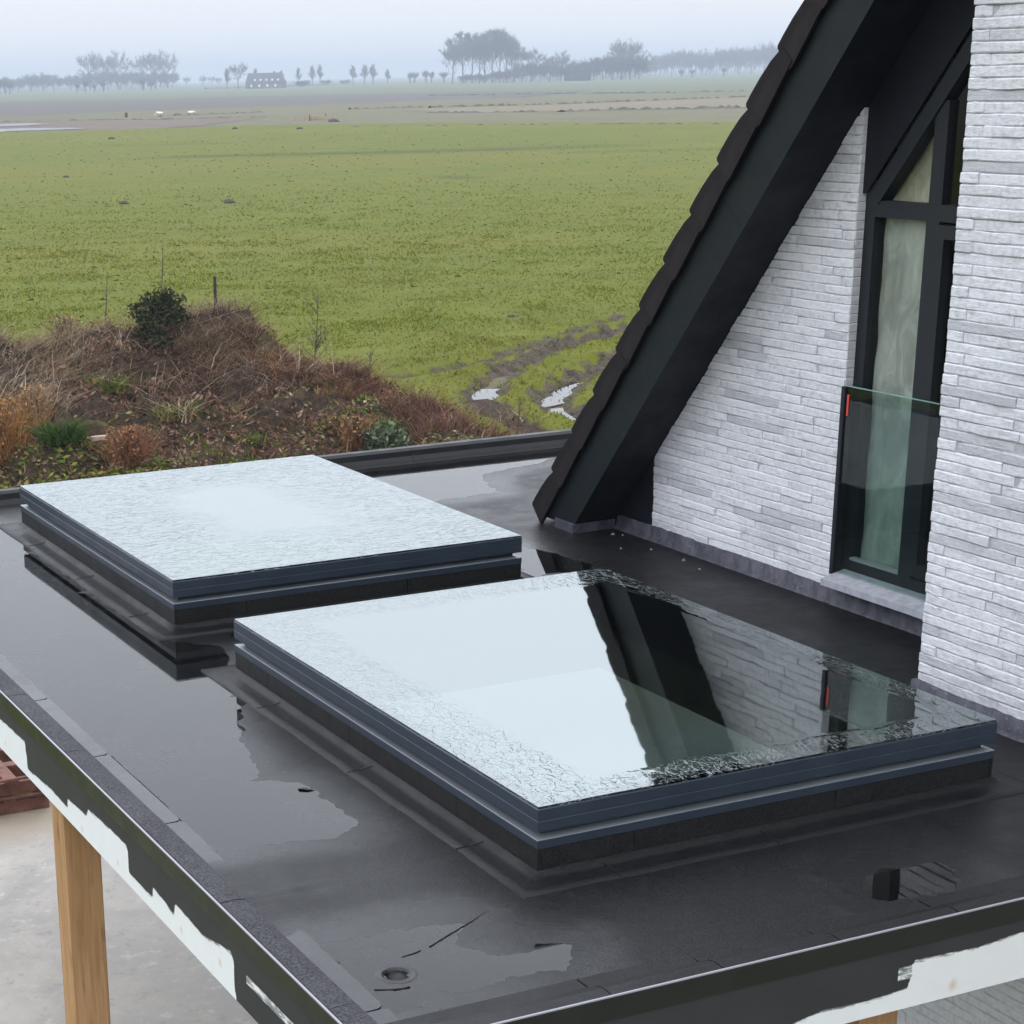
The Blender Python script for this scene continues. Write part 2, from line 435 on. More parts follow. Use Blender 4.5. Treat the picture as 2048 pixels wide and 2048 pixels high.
def mat_concrete():
    t = NT('stained_concrete'); p = t.pos()
    a = t.noise(p, 1.1, 6, 0.65, 0.5); b = t.noise(p, 9, 6, 0.7); g = t.noise(p, 120, 3)
    c = t.mix(t.ramp(a, 0.32, 0.68), (0.26, 0.24, 0.215), (0.43, 0.395, 0.355))
    c = t.mix(t.math('MULTIPLY', t.ramp(b, 0.55, 0.72), 0.55), c, (0.53, 0.50, 0.46))
    c = t.mix(t.math('MULTIPLY', t.ramp(b, 0.44, 0.34), 0.4), c, (0.18, 0.165, 0.15))
    sp = t.new('ShaderNodeSeparateXYZ'); t.l.new(p, sp.inputs[0])
    edge = t.ramp(t.math('ADD', sp.outputs[1], t.math('MULTIPLY', t.math('SUBTRACT', b, 0.5), 1.3)), 12.3, 13.1)
    c = t.mix(t.math('MULTIPLY', edge, 0.75), c, t.mix(b, (0.12, 0.085, 0.045), (0.36, 0.29, 0.20)))
    return t.done(t.principled(c, t.ramp(a, 0.35, 0.65, 0.45, 0.85), t.bump(t.math('ADD', b, t.math('MULTIPLY', g, 0.3)), 0.35, 0.008), 0.4))
M['brick'] = mat_brick(); M['mortar'] = mat_mortar()
M['bitumen'] = mat_bitumen('wet_bitumen', 0.0062, rough=(0.32, 0.52), grain=2.0, spec=0.20, wet=True)
M['flap'] = mat_bitumen('flap_bitumen', 0.0065, rough=(0.13, 0.30), grain=0.9, spec=0.42)
M['strip'] = mat_bitumen('granulated_strip', 0.028, (1.0, 0.96, 1.12), (0.62, 0.85), 2.6)
M['curb'] = mat_bitumen('curb_bitumen', 0.0065, (1.04, 1.0, 0.94), (0.45, 0.7), 2.0)
M['frame'] = mat_metal('anthracite_frame', (0.021, 0.031, 0.045), 0.38)
M['ledgesheen'] = mat_metal('wet_ledge_sky_sheen', (0.13, 0.142, 0.155), 0.22, 0.9)  # wet frame paint, its colour lightened to stand in for reflected sky
M['winframe'] = mat_metal('window_frame_paint', (0.008, 0.010, 0.014), 0.5, 0.35)
M['barge'] = mat_metal('barge_paint', (0.0042, 0.0070, 0.0090), 0.5, 0.20)
M['soffit'] = mat_metal('soffit_paint', (0.004, 0.005, 0.009), 0.6, 0.25)
M['trim'] = mat_metal('roof_edge_trim', (0.014, 0.015, 0.017), 0.35, 0.45)
M['upstand'] = mat_metal('upstand_cover', (0.0065, 0.0065, 0.007), 0.45, 0.28)
M['alu'] = mat_metal('bare_aluminium', (0.26, 0.26, 0.29), 0.4)
M['tile'] = simple('slate_brown_tile', (0.0088, 0.0062, 0.0072), 0.7, 0.45, 9, 0.45, 0.2)
M['sill'] = simple('pale_concrete_sill', (0.31, 0.315, 0.35), 0.7, 0.14, 25, 0.2)
M['lead'] = mat_lead(); M['wood'] = mat_wood(); M['fascia'] = mat_fascia(); M['concrete'] = mat_concrete()
M['pane'] = mat_glass('window_glass', (0.93, 0.955, 0.94), 1.52, 0.0, 0.04)
M['rail'] = mat_glass('balustrade_glass', (0.81, 0.875, 0.855), 1.55, 0.0, 0.03)
M['railedge'] = simple('green_glass_edge', (0.20, 0.36, 0.31), 0.2, 0.1, 10, 0)
M['film'] = mat_film('plastic_film', (0.62, 0.63, 0.60)); M['film2'] = mat_film('beige_film', (0.60, 0.56, 0.44))
M['dark'] = simple('dark_interior', (0.03, 0.027, 0.024), 0.9, 0.3, 4, 0)
M['decking'] = simple('bare_decking', (0.20, 0.17, 0.13), 0.9, 0.3, 6, 0.1)
M['red'] = simple('red_sticker', (0.62, 0.05, 0.04), 0.5, 0.1, 10, 0)
M['water'] = mat_water('rain_water', 0.012)
M['pallet'] = simple('red_brown_wood', (0.135, 0.058, 0.042), 0.75, 0.4, 9, 0.3)
M['crumb'] = simple('mortar_crumb', (0.20, 0.195, 0.185), 0.9, 0.2, 60, 0.3)
M['joint'] = simple('tar_line', (0.008, 0.008, 0.009), 0.35, 0.2, 40, 0.1)

# ------------------------------------------------------------------ the house: gable wall, projecting wall, roof, window
SL = 1.2025                                             # roof slope dz/dy
XW, XW2 = 6.070, 5.400
house = empty('house', (XW, 7.3, -2.7), 'white brick house with steep dark tiled gable roof rising beside the flat roof', 'house')
def soff_y(z): return 9.215 - z / SL
def brick_geo(L, H, D, seed, n=4):
    """one hand-made brick: length along Y, height along Z, rough face towards -X (local, centred)"""
    r = random.Random(seed); V = []; Fq = []
    c = 0.0032
    for i in range(n + 1):
        y = -L / 2 + L * i / n
        e = 0.004 if i in (0, n) else 0.0
        jz0, jz1 = r.uniform(-0.002, 0.0018), r.uniform(-0.0018, 0.002)
        jx = r.uniform(-0.0025, 0.0025) + e * 0.8
        V += [(D, y, -H / 2), (c + jx, y, -H / 2 + jz0), (jx, y, -H / 2 + c + jz0 + r.uniform(0, .003)),
              (jx + r.uniform(-.0015, .0015), y, H / 2 - c + jz1 - r.uniform(0, .003)), (c + jx, y, H / 2 + jz1), (D, y, H / 2)]
    for i in range(n):
        for k in range(5):
            a = i * 6 + k; Fq.append((a, a + 1, a + 7, a + 6))
    Fq.append(tuple(range(5, -1, -1))); Fq.append(tuple(range(n * 6, n * 6 + 6)))
    return V, Fq
def courses(z0, z1, h=0.0423):
    z = z0; k = 0
    while z < z1: yield k, z, h - 0.0016; z += h; k += 1
single, joined = [], MB()
def lay(xface, ya, yb_fn, z0, z1, seed, ends, keep):
    """lay courses from ya (left end) towards smaller y... collects bricks"""
    r = random.Random(seed)
    for k, z, h in courses(z0, z1):
        zc = z + h / 2
        ya_ = ya(zc) if callable(ya) else ya
        y = ya_ + (r.uniform(-0.004, 0.004) if ends else 0)
        yend = yb_fn; first = True
        while y > yend + 0.03:
            if first: L = (0.095 if k % 2 else r.uniform(0.36, 0.48)) if ends else r.uniform(0.12, 0.45)
            else: L = r.choice((0.46, 0.46, 0.42, 0.24, 0.34))
            L += r.uniform(-0.012, 0.012); first = False
            L = min(L, y - yend)
            if y - L - yend < 0.05: L = y - yend
            jx = r.uniform(-0.0028, 0.0028) - (0.003 if r.random() < 0.12 else 0)
            (keep(y, L, zc))((xface + jx, y - L / 2, zc), L - 0.0025, h, r.randrange(10 ** 6))
            y -= L
def as_part(store):
    def f(c, L, h, s): store.append((c, L, h, s))
    return f
def as_stuff(c, L, h, s):
    V, Fq = brick_geo(L, h, 0.03, s, 2); joined.add([(x + c[0], y + c[1], z + c[2]) for x, y, z in V], Fq)
g_store, b_store = [], []
lay(XW, lambda z: min(8.830, soff_y(z) + 0.05), 7.289, 0.080, 2.33, 3, False, lambda y, L, z: as_part(g_store))
lay(XW2, 5.907, 3.2, 0.075, 2.98, 5, True, lambda y, L, z: as_part(b_store) if y > 5.24 else as_stuff)
lay(XW2, 5.907, 4.0, 2.985, 4.9, 6, True, lambda y, L, z: as_stuff)
lay(XW2, 5.907, 4.15, -2.0, -0.24, 8, True, lambda y, L, z: as_stuff)
gable = MB().prism([(7.297, -0.2), (8.828, -0.2), (8.828, 0.42), (7.297, 2.26)], 'x', XW + 0.007, XW + 0.30).build('gable_wall', M['mortar'], house)
bay = MB().box(XW2 + 0.007, 7.4, 3.2, 5.900, -2.7, 4.95).build('projecting_wall', M['mortar'], house)
tag(bay, 'bright rough white brick wall standing forward at the right edge')
for st, par in ((g_store, gable), (b_store, bay)):
    for c, L, h, s in st:
        V, Fq = brick_geo(L, h, 0.03, s, 4)
        mesh_obj('brick', [(x + c[0], y + c[1], z + c[2]) for x, y, z in V], Fq, M['brick'], par, False, c)
bw = joined.build('brickwork', M['brick'], house); bw['kind'] = 'stuff'
# brick ends turning into the window reveal
rv = MB()
for k, z, h in courses(0.125, 2.28):
    rv.cbox(XW + 0.004, XW + 0.062, 7.2885, 7.30, z, z + h, 0.003)
rv.build('reveal_brick_end', M['brick'], house)['kind'] = 'stuff'
MB().prism([(8.835, 0.02), (9.20, 0.02), (8.835, 0.46)], 'x', XW - 0.004, XW + 0.2).build('black_panel', M['soffit'], house)

ca, sa = 1 / math.hypot(1, SL), SL / math.hypot(1, SL)
def TN(t, n): return (9.215 - t * ca + n * sa, t * sa + n * ca)
RIDGE = 4.5
def slope_poly(c0, c1, zb):
    return [(c0 - zb / SL, zb), (c1 - zb / SL, zb), (RIDGE, (c1 - RIDGE) * SL), (RIDGE, (c0 - RIDGE) * SL)]
roof = MB().prism(slope_poly(9.215 + 0.016 / sa, 9.215 + 0.31 / sa, 0.03), 'x', 5.80, 9.5).build('roof_slope', M['soffit'], house)
def board(name, n0, n1, zb, xa, xb_, cuts, mat):
    for i, (ta, tb) in enumerate(zip(cuts[:-1], cuts[1:])):
        if i == 0: q = [(9.215 + n0 / sa - zb / SL, zb), (9.215 + n1 / sa - zb / SL, zb), TN(tb - .001, n1), TN(tb - .001, n0)]
        else: q = [TN(ta + .001, n0), TN(ta + .001, n1), TN(tb - .001, n1), TN(tb - .001, n0)]
        MB().prism(q, 'x', xa, xb_).build(name, mat, house)
board('soffit', 0.0, 0.0155, 0.052, 5.801, 6.45, (0, 1.62, 4.06, 7.2), M['soffit'])
board('barge_board', -0.003, 0.232, 0.055, 5.778, 5.7995, (0, 2.30, 4.75, 7.2), M['barge'])
# far roof slope and a plain closing wall behind, so that the house is a body
MB().prism([(RIDGE, (9.2 - RIDGE) * SL), (RIDGE, (9.6 - RIDGE) * SL), (-0.3, 0.05), (-0.7, 0.05)], 'x', 5.80, 9.5).build('rear_slope', M['tile'], house)
# verge tiles
prof = [(0.0, 0.345), (0.010, 0.3545), (0.07, 0.3555), (0.16, 0.352), (0.26, 0.341), (0.352, 0.317)]
flap = [TN(-0.166 + t, n) for t, n in prof] + [TN(-0.166 + 0.352, 0.224), TN(-0.166 + 0.02, 0.210), TN(-0.166 - 0.012, 0.214)]
top = [TN(-0.166 + t, n) for t, n in prof] + [TN(-0.166 + t, n - 0.024) for t, n in prof[::-1]]
tm = MB(); tm.prism(flap, 'x', 5.750, 5.770); tm.prism(top, 'x', 5.7702, 6.08)
t0 = tm.build('roof_tile', M['tile'], roof, origin=(5.76, TN(0, 0.3)[0], TN(0, 0.3)[1]))
for k in range(1, 22):
    o = t0.copy(); COL.objects.link(o); o.parent = roof
    o.location = t0.location + Vector((random.uniform(-.003, .003), -0.323 * k * ca, 0.323 * k * sa))
    o.rotation_euler = (random.uniform(-0.006, 0.006), 0, random.uniform(-0.01, 0.01))

# window behind the reveal
WX = 6.12
jamb = MB().box(WX, WX + .06, 7.221, 7.2884, 0.13, 1.935)
jamb.box(WX, WX + .06, 5.91, 7.2208, 0.13, 0.225)
jamb.box(WX, WX + .06, 5.91, 7.2208, 1.837, 1.910)
jamb.box(WX, WX + .06, 6.797, 6.879, 0.2252, 1.8368)
jamb.box(WX + .004, WX + .056, 6.797, 6.879, 1.9102, 2.345)
def dia(c, y): return (y, (c - y) * SL)
jamb.prism([dia(8.773, 7.20), dia(8.872, 7.285), dia(8.872, 5.92), dia(8.773, 5.92)], 'x', WX - .006, WX + .066)
win = jamb.build('window', M['winframe'], house)
tag(win, 'tall dark framed window with a sloping top behind a glass balustrade')
MB().prism([(7.2882, 1.94), (7.2882, 2.32), (5.91, 3.97), (5.91, dia(8.878, 5.91)[1]), dia(8.878, 7.265)], 'x', WX - .022, WX - .010).build('cladding_panel', M['soffit'], house)
s = MB(); s.box(WX - .008, WX + .045, 6.752, 6.795, 0.240, 1.825); s.box(WX - .008, WX + .045, 5.95, 6.7518, 0.240, 0.300); s.box(WX - .008, WX + .045, 5.95, 6.7518, 1.765, 1.825); s.box(WX - .008, WX + .045, 5.912, 5.9498, 0.24, 1.825)
s.build('sash', M['winframe'], win)
b = MB(); b.box(WX - .004, WX + .03, 6.879, 7.2208, 0.2252, 0.237); b.build('glazing_bead', M['alu'], win)
MB().box(WX + .030, WX + .036, 6.8795, 7.2205, 0.2375, 1.8365).build('pane', M['pane'], win)
MB().box(WX + .030, WX + .036, 5.9505, 6.7515, 0.3005, 1.7645).build('pane', M['pane'], win)
MB().prism([dia(8.772, 7.186)[:1] + (1.9105,), (6.8795, 1.9105), dia(8.772, 6.8795)], 'x', WX + .030, WX + .036).build('pane', M['pane'], win)
MB().prism([(6.7965, 1.9105), (5.915, 1.9105), dia(8.772, 5.915), dia(8.772, 6.7965)], 'x', WX + .030, WX + .036).build('pane', M['pane'], win)
def film(name, y0, y1, z0, z1, x, mat, seed):
    ny, nz = 40, 60
    y = np.linspace(y0, y1, ny)[:, None] + 0 * np.linspace(z0, z1, nz)[None]; z = 0 * y + np.linspace(z0, z1, nz)[None]
    dx = 0.016 * fbm(y * 7 + z * 1.5, z * 1.2, seed, 4) + 0.012 * fbm(y * 20, z * 5 + y * 8, seed + 3, 3)
    V = np.stack([x + dx, y, z], -1).reshape(-1, 3) - np.array(house.location)
    return np_mesh(name, V, grid_faces(ny, nz), mat, house, True)
film('plastic_sheet', 7.225, 6.865, 0.19, 1.86, WX + .075, M['film'], 4)
film('plastic_sheet', 6.74, 5.95, 0.19, 1.86, WX + .22, M['film'], 9)
film('plastic_sheet', 7.2, 6.865, 1.88, 2.6, WX + .085, M['film2'], 14)
MB().box(WX + .45, WX + .50, 5.905, 7.9, -0.2, 3.4).build('interior_wall', M['dark'], house)
MB().box(WX + .062, WX + .45, 7.29, 7.33, -0.2, 2.4).build('interior_wall', M['dark'], house)
# glass balustrade
bal = MB().box(XW - .008, XW + .004, 5.915, 7.262, 0.158, 1.062).build('balustrade', M['rail'], house)
tag(bal, 'greenish glass balustrade pane in front of the tall window')
MB().box(XW - .0085, XW + .0045, 5.915, 7.262, 1.0622, 1.0655).build('glass_edge', M['railedge'], bal)
MB().cbox(XW - .018, XW + .03, 7.2625, 7.2880, 0.150, 1.06, 0.002).build('side_profile', M['winframe'], bal)
MB().box(XW - .0105, XW - .0085, 7.238, 7.250, 0.925, 1.025).build('sticker', M['red'], bal)
MB().box(XW - .006, XW + .03, 5.915, 7.262, 0.148, 0.1575).build('bottom_seal', M['railedge'], bal)
# sill in two pieces and lead flashing
def sill(y0, y1, x0, dz):
    return MB().prism([(x0, 0.110 + dz), (x0, 0.142 + dz), (WX - .002, 0.172 + dz), (WX - .002, 0.110 + dz)], 'y', y0, y1).build('window_sill', M['sill'], house)
sill(6.597, 7.254, 5.978, 0.0); sill(5.91, 6.592, 5.966, 0.004)
def wavy_flash(name, xf, y0, y1, ztop, seed, th=0.012):
    n = int(abs(y1 - y0) / 0.012); V = []; Fq = []
    for i in range(n + 1):
        y = y0 + (y1 - y0) * i / n
        zt = ztop + 0.008 * float(fbm(np.array(y * 9.0), np.array(0.3), seed, 4)) + 0.004 * float(fbm(np.array(y * 40.0), np.array(1.3), seed + 9, 2))
        bx = 0.004 * float(fbm(np.array(y * 5.0), np.array(2.3), seed + 5, 3))
        V += [(xf - th - 0.018, y, 0.004), (xf - th - 0.004 + bx, y, 0.022), (xf - th + bx, y, zt), (xf + .02, y, zt + .003), (xf + 0.02, y, 0.004)]
    for i in range(n):
        for k in range(4):
            a = i * 5 + k; Fq.append((a, a + 1, a + 6, a + 5))
    return mesh_obj(name, V, Fq, M['lead'], house, True)
wavy_flash('lead_flashing', XW, 9.16, 7.262, 0.083, 2)
wavy_flash('lead_flashing', XW - .002, 7.258, 5.91, 0.098, 3)
wavy_flash('lead_flashing', XW2, 5.925, 3.3, 0.080, 4)
fb = MB(); fb.prism([(5.765, 9.155), (6.05, 9.165), (6.05, 9.40), (5.765, 9.36)], 'z', 0.002, 0.058)
fb.build('foot_flashing', M['lead'], house)

# ------------------------------------------------------------------ flat roof of the extension
XL, YF, YB, XR = 1.9945, 4.1007, 11.60, 8.6
flat = empty('flat_roof', (XL, YF, -2.7), 'flat bitumen roof with rain puddles over the open terrace canopy', 'flat roof')
PUD = [
 [(2.70, 11.45), (2.96, 10.658), (2.908, 10.331), (2.907, 8.7), (2.953, 8.223), (3.125, 7.987), (2.953, 7.34), (2.719, 6.787), (2.587, 6.298), (2.742, 6.115), (2.733, 5.814), (2.708, 5.68), (2.584, 5.622), (2.332, 5.674), (2.165, 5.708), (2.15, 6.182), (2.13, 7.438), (2.11, 8.202), (2.09, 11.4)],
 [(2.186, 4.851), (2.348, 4.844), (2.517, 4.845), (2.691, 4.787), (2.558, 4.664), (2.62, 4.56), (2.719, 4.537), (2.782, 4.56), (2.872, 4.506), (2.823, 4.44), (2.76, 4.366), (2.641, 4.391), (2.445, 4.387), (2.345, 4.412), (2.206, 4.36), (2.178, 4.422), (2.16, 4.648)],
 [(3.992, 4.52), (4.068, 4.55), (4.138, 4.514), (4.301, 4.524), (4.279, 4.442), (4.168, 4.341), (4.032, 4.323), (3.91, 4.374), (3.94, 4.457)],
 [(5.0, 11.58), (7.462, 11.58), (7.102, 11.282), (6.606, 11.053), (6.151, 10.925), (5.986, 10.374), (5.526, 10.379), (5.407, 10.622), (5.2, 11.11)],
 [(5.329, 9.033), (5.435, 8.778), (5.488, 8.514), (5.373, 8.351), (5.225, 8.434), (4.984, 8.435)],
 [(3.2, 8.22), (4.6, 8.18), (4.7, 7.78), (3.3, 7.72)],
]
HOLE = (2.303, 4.560)
gx = np.concatenate([np.arange(2.088, 5.0, 0.014), np.arange(5.0, XR, 0.035)])
gy = np.concatenate([np.arange(4.19, 6.6, 0.0125), np.arange(6.6, 11.6, 0.026)])
GX, GY = np.meshgrid(gx, gy, indexing='ij')
def roof_h(x, y):
    sd = np.full(x.shape, -1.0)
    for p in PUD: sd = np.maximum(sd, poly_sd(x, y, p))
    sd = sd + 0.05 * fbm(x * 3.0, y * 3.0, 21, 3) + 0.02 * fbm(x * 14, y * 14, 22, 3)
    h = -np.clip(sd * 0.028, -0.0042, 0.0045)
    h += 0.0007 * fbm(x * 22, y * 22, 23, 3)
    h += 0.0016 * sstep(-0.012, 0.0, np.abs((y - 0.27) % 1.0 - 0.5) - 0.488)      # lapped roll joints
    return h
GZ = roof_h(GX, GY)
near_hole = np.hypot(GX - HOLE[0], GY - HOLE[1]) < 0.07
GZ = np.where(near_hole, np.minimum(GZ, -0.0015), GZ)
Fm = grid_faces(len(gx), len(gy))
sdm = np.full(GX.shape, -1.0)
for p in PUD: sdm = np.maximum(sdm, poly_sd(GX, GY, p))
WET = sstep(-0.38, 0.02, sdm + 0.10 * fbm(GX * 2.4, GY * 2.4, 27, 4))
ctr = np.stack([GX.ravel()[Fm].mean(1), GY.ravel()[Fm].mean(1)], 1)
keep = np.hypot(ctr[:, 0] - HOLE[0], ctr[:, 1] - HOLE[1]) > 0.036
for (ya, yb_) in ((5.02, 7.525), (8.38, 10.875)): keep &= ~((ctr[:, 0] > 3.07) & (ctr[:, 0] < 4.905) & (ctr[:, 1] > ya) & (ctr[:, 1] < yb_))
off = np.array(flat.location)
np_mesh('roof_membrane', np.stack([GX, GY, GZ], -1).reshape(-1, 3) - off, Fm[keep], M['bitumen'], flat, True, {'wet': WET.ravel()})
wx = np.arange(2.088, XR, 0.03); wy = np.arange(4.19, 11.6, 0.03)
WXg, WYg = np.meshgrid(wx, wy, indexing='ij'); Fw = grid_faces(len(wx), len(wy))
cw = np.stack([WXg.ravel()[Fw].mean(1), WYg.ravel()[Fw].mean(1)], 1)
kw = ~((cw[:, 0] > 3.07) & (cw[:, 0] < 4.905) & (((cw[:, 1] > 5.02) & (cw[:, 1] < 7.525)) | ((cw[:, 1] > 8.38) & (cw[:, 1] < 10.875))))
kw &= np.hypot(cw[:, 0] - HOLE[0], cw[:, 1] - HOLE[1]) > 0.045
sdw = np.full(len(cw), -1.0)
for p in PUD: sdw = np.maximum(sdw, poly_sd(cw[:, 0], cw[:, 1], p))
used = Fw[kw & (sdw > -0.22)]
uv, inv = np.unique(used, return_inverse=True)
Vw = np.stack([WXg.ravel(), WYg.ravel(), np.zeros(WXg.size)], 1)[uv]
tag(np_mesh('rain_puddle', Vw, inv.reshape(used.shape), M['water'], None, True), kind='structure')
# outlet: collar and pipe going down
ol = MB(); n = 28
V = []; Fq = []
for r_, z_ in ((0.062, 0.0), (0.055, 0.0022), (0.040, 0.0018), (0.037, -0.006), (0.036, -0.023), (0.0, -0.0235)):
    V += [(HOLE[0] + r_ * math.cos(2 * math.pi * k / n), HOLE[1] + r_ * math.sin(2 * math.pi * k / n), z_) for k in range(n)]
for i in range(5):
    for k in range(n): Fq.append((i * n + k, i * n + (k + 1) % n, (i + 1) * n + (k + 1) % n, (i + 1) * n + k))
ro = mesh_obj('rain_outlet', V, Fq, M['joint'], flat, True)
tag(ro, 'round black rain outlet hole in the front puddle')
# structure below, boards, edge strips
for q in ((XL + .03, 3.06, YF + .03, YB + .02), (4.915, XR, YF + .03, YB + .02), (3.0602, 4.9148, YF + .03, 5.01), (3.0602, 4.9148, 7.535, 8.37), (3.0602, 4.9148, 10.885, YB + .02)):
    MB().box(*q, -0.235, -0.025).build('roof_deck', M['decking'], flat)            # framed openings are left under the skylights
def fascia_board(name, axis, a0, a1, bound, const, spots, brush):
    na = int(abs(a1 - a0) / 0.012) + 1; zs = np.linspace(-0.2436, -0.035, 26)
    A = np.linspace(a0, a1, na)[:, None] + 0 * zs[None]; Zg = 0 * A + zs[None]
    pts = sorted(bound)
    bz = np.interp(A, [q[0] for q in pts], [q[1] for q in pts])
    paint = np.clip(0.5 + (Zg - bz) / 0.03, 0, 1)
    for (c0, c1, z0, z1, val) in brush:
        m = (A > c0) & (A < c1) & (Zg > z0) & (Zg < z1); paint = np.where(m, np.minimum(paint, val), paint)
    spot = 0 * A
    for (c, z, r) in spots: spot = np.maximum(spot, np.clip(1.4 - np.hypot((A - c) / 0.7, Zg - z) / r, 0, 1))
    if axis == 'y': V = np.stack([0 * A + const, A, Zg], -1)
    else: V = np.stack([A, 0 * A + const, Zg], -1)
    Vf = V.reshape(-1, 3); nb = len(Vf); Fg = grid_faces(na, len(zs))
    o = np_mesh(name, Vf - off, Fg, M['fascia'], flat, False, {'paint': paint.ravel(), 'spot': spot.ravel()})
    md = o.modifiers.new('thick', 'SOLIDIFY'); md.thickness = 0.022; md.offset = 0.0
    return o
PL = [(7.741, -0.101), (7.5, -0.094), (7.362, -0.088), (7.352, -0.206), (7.006, -0.185), (6.803, -0.191), (6.792, -0.150), (6.561, -0.137), (6.53, -0.105), (6.394, -0.095), (6.085, -0.090), (6.075, -0.192), (5.835, -0.192), (5.818, -0.145), (5.618, -0.169), (5.600, -0.122), (5.348, -0.135), (5.104, -0.090), (5.080, -0.110), (5.072, -0.26), (4.0, -0.27), (9.0, -0.12), (8.2, -0.2), (11, -0.1)]
fascia_board('fascia_board', 'y', YF + 0.012, 11.6, PL, XL + 0.0125, [(7.68, -0.19, .012), (6.62, -0.215, .012), (6.2, -0.20, .012), (5.55, -0.20, .013), (5.2, -0.17, .015)],
             [(4.3, 4.98, -0.15, -0.115, 0.44)])
PFr = [(2.0, -0.27), (3.20, -0.26), (3.352, -0.205), (3.50, -0.180), (3.67, -0.186), (3.823, -0.176), (3.833, -0.088), (4.079, -0.096), (4.266, -0.081), (4.6, -0.10), (5.3, -0.1)]
fascia_board('fascia_board', 'x', XL + 0.03, XW2, PFr, YF + 0.0125, [(3.997, -0.205, .02)], [(3.77, 3.83, -0.15, -0.10, 0.47), (3.0, 3.18, -0.245, -0.205, 0.42), (3.2, 3.36, -0.245, -0.19, 0.44)])
# roof edge trim (dark profile with a bright worn top edge)
MB().box(XL - 0.004, XL + 0.012, YF - 0.004, 11.62, -0.034, 0.036).build('edge_trim', M['trim'], flat)
MB().box(XL + 0.0122, XW2, YF - 0.004, YF + 0.012, -0.034, 0.036).build('edge_trim', M['trim'], flat)
MB().box(XL - 0.005, XL + 0.002, YF - 0.005, 11.62, 0.0362, 0.0405).build('trim_edge', M['alu'], flat)
MB().box(XL + 0.0022, XW2, YF - 0.005, YF + 0.002, 0.0362, 0.0405).build('trim_edge', M['alu'], flat)
ys = [YF + 0.012, 4.38, 5.191, 5.998, 6.796, 7.6, 8.4, 9.2, 10.0, 10.8, 11.6]
for a, b_ in zip(ys[:-1], ys[1:]):
    pr = [(XL + 0.0065, 0.0), (XL + 0.0065, 0.0385), (XL + 0.05, 0.041), (XL + 0.092, 0.036), (XL + 0.104, 0.022), (XL + 0.108, 0.0)]
    dz = random.uniform(-.001, .002)
    MB().prism([(x, z + (dz if z > 0 else 0)) for x, z in pr], 'y', a + 0.0018, b_ - 0.0018).build('edge_strip', M['strip'], flat)
    c = 0.03; n = 6                                     # lapped flap with a rounded corner
    pts = [(XL + 0.10, a + .004)] + [(2.178 - c + c * math.cos(q), a + .006 + c - c * math.sin(q)) for q in [math.pi / 2 * (1 - i / n) for i in range(n + 1)]] + [(2.181 + random.uniform(-.006, .006), b_ - .003), (XL + 0.10, b_ - .003)]
    MB().prism(pts, 'z', -0.003, 0.0030).build('membrane_flap', M['flap'], flat)
xs = [XL + 0.108, 2.75, 3.13, 3.55, 4.0, 4.65, XW2]
for a, b_ in zip(xs[:-1], xs[1:]):
    pr = [(YF + 0.0065, 0.0), (YF + 0.0065, 0.0385), (YF + 0.05, 0.040), (YF + 0.088, 0.030), (YF + 0.115, 0.008), (YF + 0.12, 0.0)]
    MB().prism(pr, 'x', a + .0018, b_ - .0018).build('edge_strip', M['bitumen'], flat)
    MB().prism([(a + .003, YF + .11), (b_ - .004, YF + .11), (b_ - .004, 4.290 + random.uniform(-.004, .004)), (a + .003, 4.290)], 'z', -0.002, 0.0065).build('membrane_flap', M['bitumen'], flat)
# upstand at the back edge, rounded over
V = []; Fq = []
pr = [(11.50, 0.0), (11.545, 0.010), (11.567, 0.040), (11.575, 0.075), (11.60, 0.090), (11.66, 0.090), (11.675, 0.065), (11.68, -0.24)]
UP = [XL + 0.02, 3.7, 5.98, 7.3, XR]
for a, b_ in zip(UP[:-1], UP[1:]):
    MB().prism(pr, 'x', a + .0015, b_ - .0015).build('rear_upstand', M['upstand'], flat)
# torn seams in the membrane, and two dark ridges drawn for reflections and wrinkles
def membrane_line(pts, w=0.008, z=0.004, name='seam_and_reflection_line', mat='joint'):
    m = MB(); r = random.Random(len(pts) * 7 + int(pts[0][0] * 100)); P = []
    for (ax, ay), (bx, by) in zip(pts[:-1], pts[1:]):
        n = max(2, int(math.hypot(bx - ax, by - ay) / 0.02))
        P += [(ax + (bx - ax) * i / n + r.uniform(-.002, .002), ay + (by - ay) * i / n + r.uniform(-.002, .002)) for i in range(n)]
    P.append(pts[-1]); m.tube([(x, y, z * 0.3) for x, y in P], [w * 0.5 * r.uniform(.55, 1.1) for _ in P], 6)
    return m.build(name, M[mat], flat, True)
membrane_line([(2.895, 4.905), (2.70, 4.80), (2.478, 4.685)], 0.005)
membrane_line([(2.37, 4.66), (2.41, 4.665), (2.44, 4.672)], 0.004)  # not a seam: dark ridge drawn for reflection and wrinkle behind the outlet
membrane_line([(2.20, 4.50), (2.26, 4.475), (2.30, 4.47)], 0.006)  # likewise a dark reflection and wrinkle mark, in front of the outlet
membrane_line([(2.185, 4.70), (2.178, 4.9), (2.182, 5.16)], 0.005); membrane_line([(2.182, 5.17), (2.18, 5.44), (2.177, 5.71)], 0.005); membrane_line([(2.18, 5.99), (2.183, 6.3), (2.18, 6.78)], 0.004)
membrane_line([(2.30, 4.292), (3.0, 4.297), (3.9, 4.291), (5.3, 4.290)], 0.006)
membrane_line([(5.42, 7.2), (5.46, 6.9), (5.44, 6.55), (5.5, 6.2)], 0.005); membrane_line([(5.1, 6.95), (5.4, 7.05), (5.7, 7.2), (6.0, 7.22)], 0.005)
